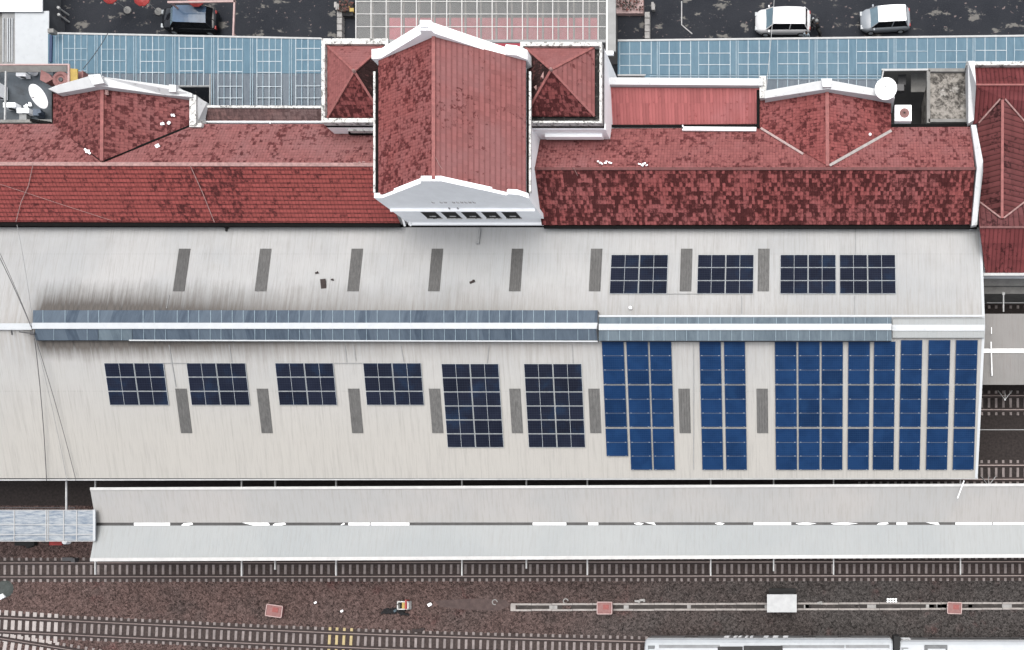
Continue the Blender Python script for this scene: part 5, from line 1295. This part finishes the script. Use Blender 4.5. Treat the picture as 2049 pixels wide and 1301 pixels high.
for x, y, lab in ((131, 30, 'upper pale post lamp beside the dark block'), (132, 44, 'lower pale post lamp beside the dark block')):
    m = MB(); m.lathe(P(x + 6, y, 0), [(.08, 0), (.06, .9), (.12, .95), (.12, 1.1), (.02, 1.15)], 10); tag(m.build('post_lamp', M['steel_pale']), lab, 'lamp')
m = MB(); m.tube([P(1364, 3, .02), P(1364, 50, .02), P(1385, 68, .02)], .05, 6); tag(m.build('road_hose', M['steel_pale']), 'pale hose lying bent on the asphalt right of the entrance canopy', 'hose')

# ------------------------------------------------------------------ trackside things
def redbox(px, py, sx, sy, sz, rz, lab):
    t = thing('trackside_box', P(px, py), lab, 'trackside box', 'faded red trackside boxes')
    q = P(px, py); m = MB(); m.box((q.x, q.y, sz / 2), (sx * .92, sy * .92, sz), rz); m.build('case', M['brick_red'], t)
    m = MB(); m.box((q.x, q.y, sz + .03), (sx, sy, .06), rz)
    m.box((q.x, q.y, sz + .07), (sx * .86, sy * .80, .03), rz); m.build('lid', M['brick_red'], t, bevel=.015)
    m = MB(); Rm = Matrix.Rotation(rz, 3, 'Z')
    for dx, dy, wx, wy in ((0, sy / 2, sx, .07), (0, -sy / 2, sx, .07), (sx / 2, 0, .07, sy - .07), (-sx / 2, 0, .07, sy - .07)):
        o = Rm @ Vector((dx, dy, 0)); m.box((q.x + o.x, q.y + o.y, sz + .075), (wx, wy, .05), rz)
    m.build('lid_rim', M['pink_steel'], t)
    m = MB(); m.box((q.x + .12, q.y + .08, sz + .10), (.46, .38, .03), rz); m.build('hatch', M['hatch'], t)
redbox(554, 1222, 1.28, .92, .35, R(-8), 'tilted faded red box alone on the ballast')
redbox(1213, 1216, 1.18, .95, .55, 0, 'faded red box at the left part of the cable trough')
redbox(1908, 1216, 1.12, .90, .55, R(-2), 'faded red box at the right part of the cable trough')
t = thing('equipment_cabinet', P(1566, 1206), 'white equipment cabinet with ribbed lid astride the cable trough', 'cabinet')
q = P(1566, 1205); m = MB(); m.box((q.x, q.y, .75), (2.2, 1.25, 1.5)); m.build('case', M['grey_metal'], t)
m = MB(); m.box((q.x, q.y - .02, 1.55), (2.35, 1.42, .1))
for k in range(9): m.box((q.x - 1.04 + k * .26, q.y + .04, 1.61), (.06, 1.2, .03))
m.box((q.x, q.y - .66, 1.60), (2.3, .06, .06)); m.build('lid', plain('pale_cabinet_lid', (.66, .68, .69), .5, .12, 2.0, dirt=.2, dirtcol=(.5, .5, .5)), t)
m = MB(); m.box((q.x - .5, q.y + .66, .8), (1.0, .08, 1.1)); m.box((q.x + .5, q.y + .68, .9), (.9, .1, 1.0)); m.build('door', M['steel_dark'], t)
m = MB(); m.box((q.x, q.y + .92, .25), (2.15, .42, .5)); m.box((q.x + .2, q.y + 1.0, .52), (1.2, .16, .04)); m.build('band', M['rubber'], t)  # dark box added in place of the shade strip north of the cabinet
# cable trough
t = thing('cable_trough', P(1500, 1216), 'long white concrete cable trough with dark slot across the ballast', 'cable trough')
m = MB(); x = 1022.0
while x < 2300:
    x1 = min(x + 41, 2300)
    for y in (1209.5, 1220.5):
        yy = y + (.5 if y > 1215 else 0) + rnd.uniform(-.3, .3) - (x - 1022) * .0028
        m.bar(P(x + .5, yy, .10), P(x1 - .3, yy, .10), .15, .16)
    x = x1
m.box(P(1027, 1216, .03), (.40, .55, .15)); m.build('wall', plain('pale_trough_concrete', (.50, .465, .44), .8, .25, 1.8, dirt=.35, dirtcol=(.28, .14, .13)), t)
m = MB(); m.bar(P(1034, 1215.5, .015), P(2300, 1212, .015), .34, .03)
m.build('channel', plain('dark_trough_bed', (.06, .052, .048), .9, .5, 1.0, dirt=.7, dirtcol=(.22, .19, .175)), t)
for k in range(22):
    x = rnd.uniform(1040, 2040); m = MB(); m.box(P(x, 1215.5 - (x - 1022) * .0028, .07), (rnd.uniform(.25, .9), .28, .05)); m.build('cover', M['lightcurb'] if k % 2 else M['ballast'], t)
# small trackside items
def ring(px, py, r, lab):
    m = MB(); q = P(px, py, .04); pts = [q + Vector((r * math.cos(a), r * math.sin(a), 0)) for a in [i * 2 * math.pi / 16 for i in range(14)]]
    m.tube(pts, .045, 6); tag(m.build('cable_coil', M['lightcurb']), lab, 'coil')
ring(990, 1205, .20, 'pale cable coil at the end of the dusty footpath'); ring(1132, 1203, .19, 'pale cable coil beside the left part of the trough')
for x, y, s, lab in ((860, 1210, .30, 'large white stone left of the dusty footpath'), (631, 1206, .20, 'small white scrap right of the tilted red box'), (684, 1223, .20, 'small white stone left of the black tarpaulin'), (4, 1194, .42, 'pale plank end at the left edge of the ballast')):
    m = MB(); m.box(P(x, y, s * .25), (s * 1.1, s * .8, s * .5), .5); m.box(P(x + 1, y - 1, s * .4), (s * .7, s * .6, s * .5), 1.0); tag(m.build('white_stone', M['white'], bevel=.03), lab, 'stone')
t = thing('tool_crate', P(812, 1211), 'red and yellow open crate beside black tarpaulin on the ballast', 'crate')
q = P(812, 1211); m = MB()
for dx, dy, sx, sy in ((-.42, 0, .08, .6), (.42, 0, .08, .6), (0, .3, .9, .08), (0, -.3, .9, .08)): m.box((q.x + dx, q.y + dy, .3), (sx, sy, .6))
m.build('frame', M['white_dirty'], t)
m = MB(); m.box((q.x + .05, q.y, .35), (.22, .5, .5)); m.build('yellow_panel', M['yellow'], t)
m = MB(); m.box((q.x + .26, q.y + .08, .36), (.14, .75, .55)); m.build('red_panel', M['red_paint'], t)
m = MB(); m.box((q.x - .22, q.y, .1), (.3, .5, .1)); m.build('bottom', M['black_cloth'], t)
m = MB()
for k in range(46):
    f = rnd.random(); c = P(770 + 44 * f + rnd.uniform(-5, 5), 1222 + rnd.uniform(-7, 8) * (.4 + f * .6), .08)
    m.box(c, (rnd.uniform(.12, .55), rnd.uniform(.08, .25), rnd.uniform(.05, .2)), rnd.uniform(-1, 1), 1 if (k % 9 == 0 and f > .5) else 0, rnd.uniform(-.4, .4), rnd.uniform(-.4, .4))
tag(m.build('tarpaulin', [M['black_cloth'], M['blue_cloth']], bevel=.02), 'crumpled black tarpaulin on the ballast below the red and yellow crate', 'tarpaulin')
t = thing('trestle', P(1784, 1201), 'small white trestle with four slats above the cable trough', 'trestle')
m = MB(); q = P(1784, 1201)
for k in range(4): m.box((q.x - .33 + k * .22, q.y, .3), (.10, .34, .05))
m.box((q.x, q.y + .1, .26), (.85, .06, .05)); m.box((q.x, q.y - .1, .26), (.85, .06, .05)); m.build('slats', M['white'], t)
for s in (-1, 1):
    m = MB(); m.box((q.x + s * .33, q.y, .12), (.06, .3, .25)); m.build('leg', M['white_dirty'], t)
for x, y, a, lab in ((1275, 1203, 0, 'small grey lid with dark shadow above the left cable trough'), (1285, 1201, .1, 'small dark cover beside the grey lid above the trough'), (1640, 1206, .3, 'small pale bracket right of the white cabinet')):
    m = MB(); m.box(P(x, y, .08), (.4, .18, .16), a); m.box(P(x + 4, y + 1, .1), (.15, .22, .18), a); tag(m.build('track_fitting', M['lightcurb'] if 'pale' in lab or 'grey' in lab else M['rail_foot'], bevel=.02), lab, 'fitting')
m = MB(); m.box(P(835, 1262, .06), (.85, .28, .14), R(-3)); m.box(P(845, 1259, .08), (.4, .2, .16), .2); tag(m.build('point_motor', M['rail_foot'], bevel=.03), 'flat brown point machine lying on the slanting track', 'point machine')
m = MB(); m.box(P(137, 1119, .3), (.9, .3, .2)); m.box(P(150, 1121, .25), (.3, .35, .5)); tag(m.build('signal_unit', M['steel_dark'], bevel=.03), 'dark signal unit left of the long canopy end', 'signal unit')
m = MB(); m.lathe(P(10, 1178, 0), [(.7, 0), (.55, .12), (.2, .2), (.02, .22)], 14); tag(m.build('gravel_heap', plain('greenish_gravel', (.085, .10, .095), .9, .3, 4)), 'low greenish gravel heap at the left edge', 'heap')

# ------------------------------------------------------------------ train
def coach(x0, x1, ytop, lab, roofm, bandm, marks, windows, acs, name='passenger_coach'):
    ZT = 3.6; a = P(x0, ytop, 3.2); c = P(x1, ytop, 3.2); L = c.x - a.x; W = 2.95; yc = a.y - W / 2
    t = thing(name, (a.x + L / 2, yc, 0), lab, 'train coach', 'coaches standing at the bottom right')
    prof = [(-1.0, .95), (-1.0, 2.75), (-.975, 3.05), (-.90, 3.27), (-.76, 3.42), (-.55, 3.52), (0, 3.62)]
    prof = prof + [(-u, z) for u, z in reversed(prof[:-1])]
    def loft(name, i0, i1, mat, grow=0.0):
        m = MB(); st3 = [(0, .93, -.10), (.12, .985, -.03), (.35, 1.0, 0), (L - .35, 1.0, 0), (L - .12, .985, -.03), (L, .93, -.10)]; rows = []
        for x, f, dz in st3: rows.append([Vector((a.x + x, yc + u * W / 2 * f * (1 + grow), z + (dz if z > 2 else 0))) for u, z in prof[i0:i1]])
        for r0, r1 in zip(rows, rows[1:]):
            for k in range(len(r0) - 1): m.poly([r0[k], r1[k], r1[k + 1], r0[k + 1]])
        m.poly(rows[0]); m.poly(rows[-1][::-1])
        return m.build(name, mat, t)
    n = len(prof)
    loft('roof', 2, n - 2, roofm)
    m = MB()
    for s in (-1, 1): m.box((a.x + L / 2, yc + s * (W / 2 - .04), 1.98), (L - .3, .08, 2.06))
    for s in (-1, 1): m.box((a.x + L / 2 + s * (L / 2 - .1), yc, 1.98), (.08, W - .2, 2.06))
    m.box((a.x + L / 2, yc, 1.0), (L - .3, W - .2, .12)); body = m.build('body', bandm, t)
    for wx0, wx1 in windows:
        m = MB(); p0, p1 = P(wx0, ytop - 4, 2.2), P(wx1, ytop - 4, 2.2)
        m.box(((p0.x + p1.x) / 2, yc + W / 2 + .012, 2.25), (p1.x - p0.x, .03, .75)); m.build('window', M['glass_dark'], t)
    for mx0, mx1 in marks:
        m = MB(); p0, p1 = P(mx0, ytop - 4, 2.2), P(mx1, ytop - 4, 2.2)
        m.box(((p0.x + p1.x) / 2, yc + W / 2 + .012, 1.75), (p1.x - p0.x, .025, 1.35)); m.build('side_lettering', M['white'], t)
    for ax0, ax1, d0, d1, hh, mm in acs:
        m = MB(); p0, p1 = P(ax0, ytop, 3.6), P(ax1, ytop, 3.6)
        m.box(((p0.x + p1.x) / 2, yc + W / 2 - (d0 + d1) / 2, 3.48 + hh / 2), (p1.x - p0.x, d1 - d0, hh)); m.build('roof_unit', mm, t, bevel=.04)
    for bx in (a.x + 2.6, a.x + L - 2.6):
        m = MB(); m.box((bx, yc, .55), (2.6, 1.9, .35)); bo = m.build('bogie', M['steel_dark'], t)
        for dx in (-.9, .9):
            for s in (-1, 1):
                m = MB(); m.lathe((bx + dx, yc + s * .56, .43 + .17), [(.43, -.06), (.43, .06)], 20, M=Matrix.Rotation(R(90), 3, 'X')); m.build('wheel', M['rail_foot'], bo)
    return t
grey_roof = plain('grey_coach_roof', (.60, .64, .67), .4, .10, 1.0, dirt=.25, dirtcol=(.25, .26, .28))
white_roof = plain('white_coach_roof', (.335, .355, .37), .45, .05, 1.0, dirt=.25, dirtcol=(.2, .2, .2))
silver = plain('silver_coach_side', (.36, .37, .38), .35, .08, 1.0)
bk_ = plain('soot_black_roof_unit', (.012, .012, .013), .6, .5, .9, dirt=.5, dirtcol=(.14, .14, .15)); du = plain('sooty_roof_unit', (.20, .215, .225), .5, .5, .9, dirt=.8, dirtcol=(.012, .012, .012)); lu = plain('grey_roof_panel', (.30, .315, .325), .5, .25, .8, dirt=.4, dirtcol=(.12, .12, .12))
coach(1291, 1786, 1277, 'passenger coach with sooty grey roof at the bottom edge', grey_roof, silver, [(1449, 1459), (1468, 1474), (1478, 1483), (1491, 1496), (1501, 1506), (1528, 1537), (1547, 1557), (1567, 1577)], [(1370, 1396), (1606, 1632), (1676, 1702)],
      [(1296, 1310, .55, 1.6, .06, du), (1318, 1440, .50, 2.4, .05, lu), (1436, 1486, .62, 2.3, .12, bk_), (1488, 1566, .56, 2.3, .16, bk_), (1562, 1690, .52, 2.4, .05, lu), (1692, 1780, .50, 2.4, .05, lu)])
coach(1799, 2320, 1281, 'passenger coach with bright white roof cut by the bottom right corner', white_roof, silver, [(1804, 1822)], [(1857, 2040), (2045, 2200)],
      [(1850, 1896, .35, 1.5, .12, du), (1856, 1892, .62, 1.4, .2, white_roof), (1804, 1818, .55, .9, .04, lu)])
m = MB(); m.box(P(1793, 1289, 2.6), (.5, 1.4, 1.8)); tag(m.build('gangway_bellows', M['rubber'], bevel=.05), 'black gangway bellows between the two coaches', 'bellows')
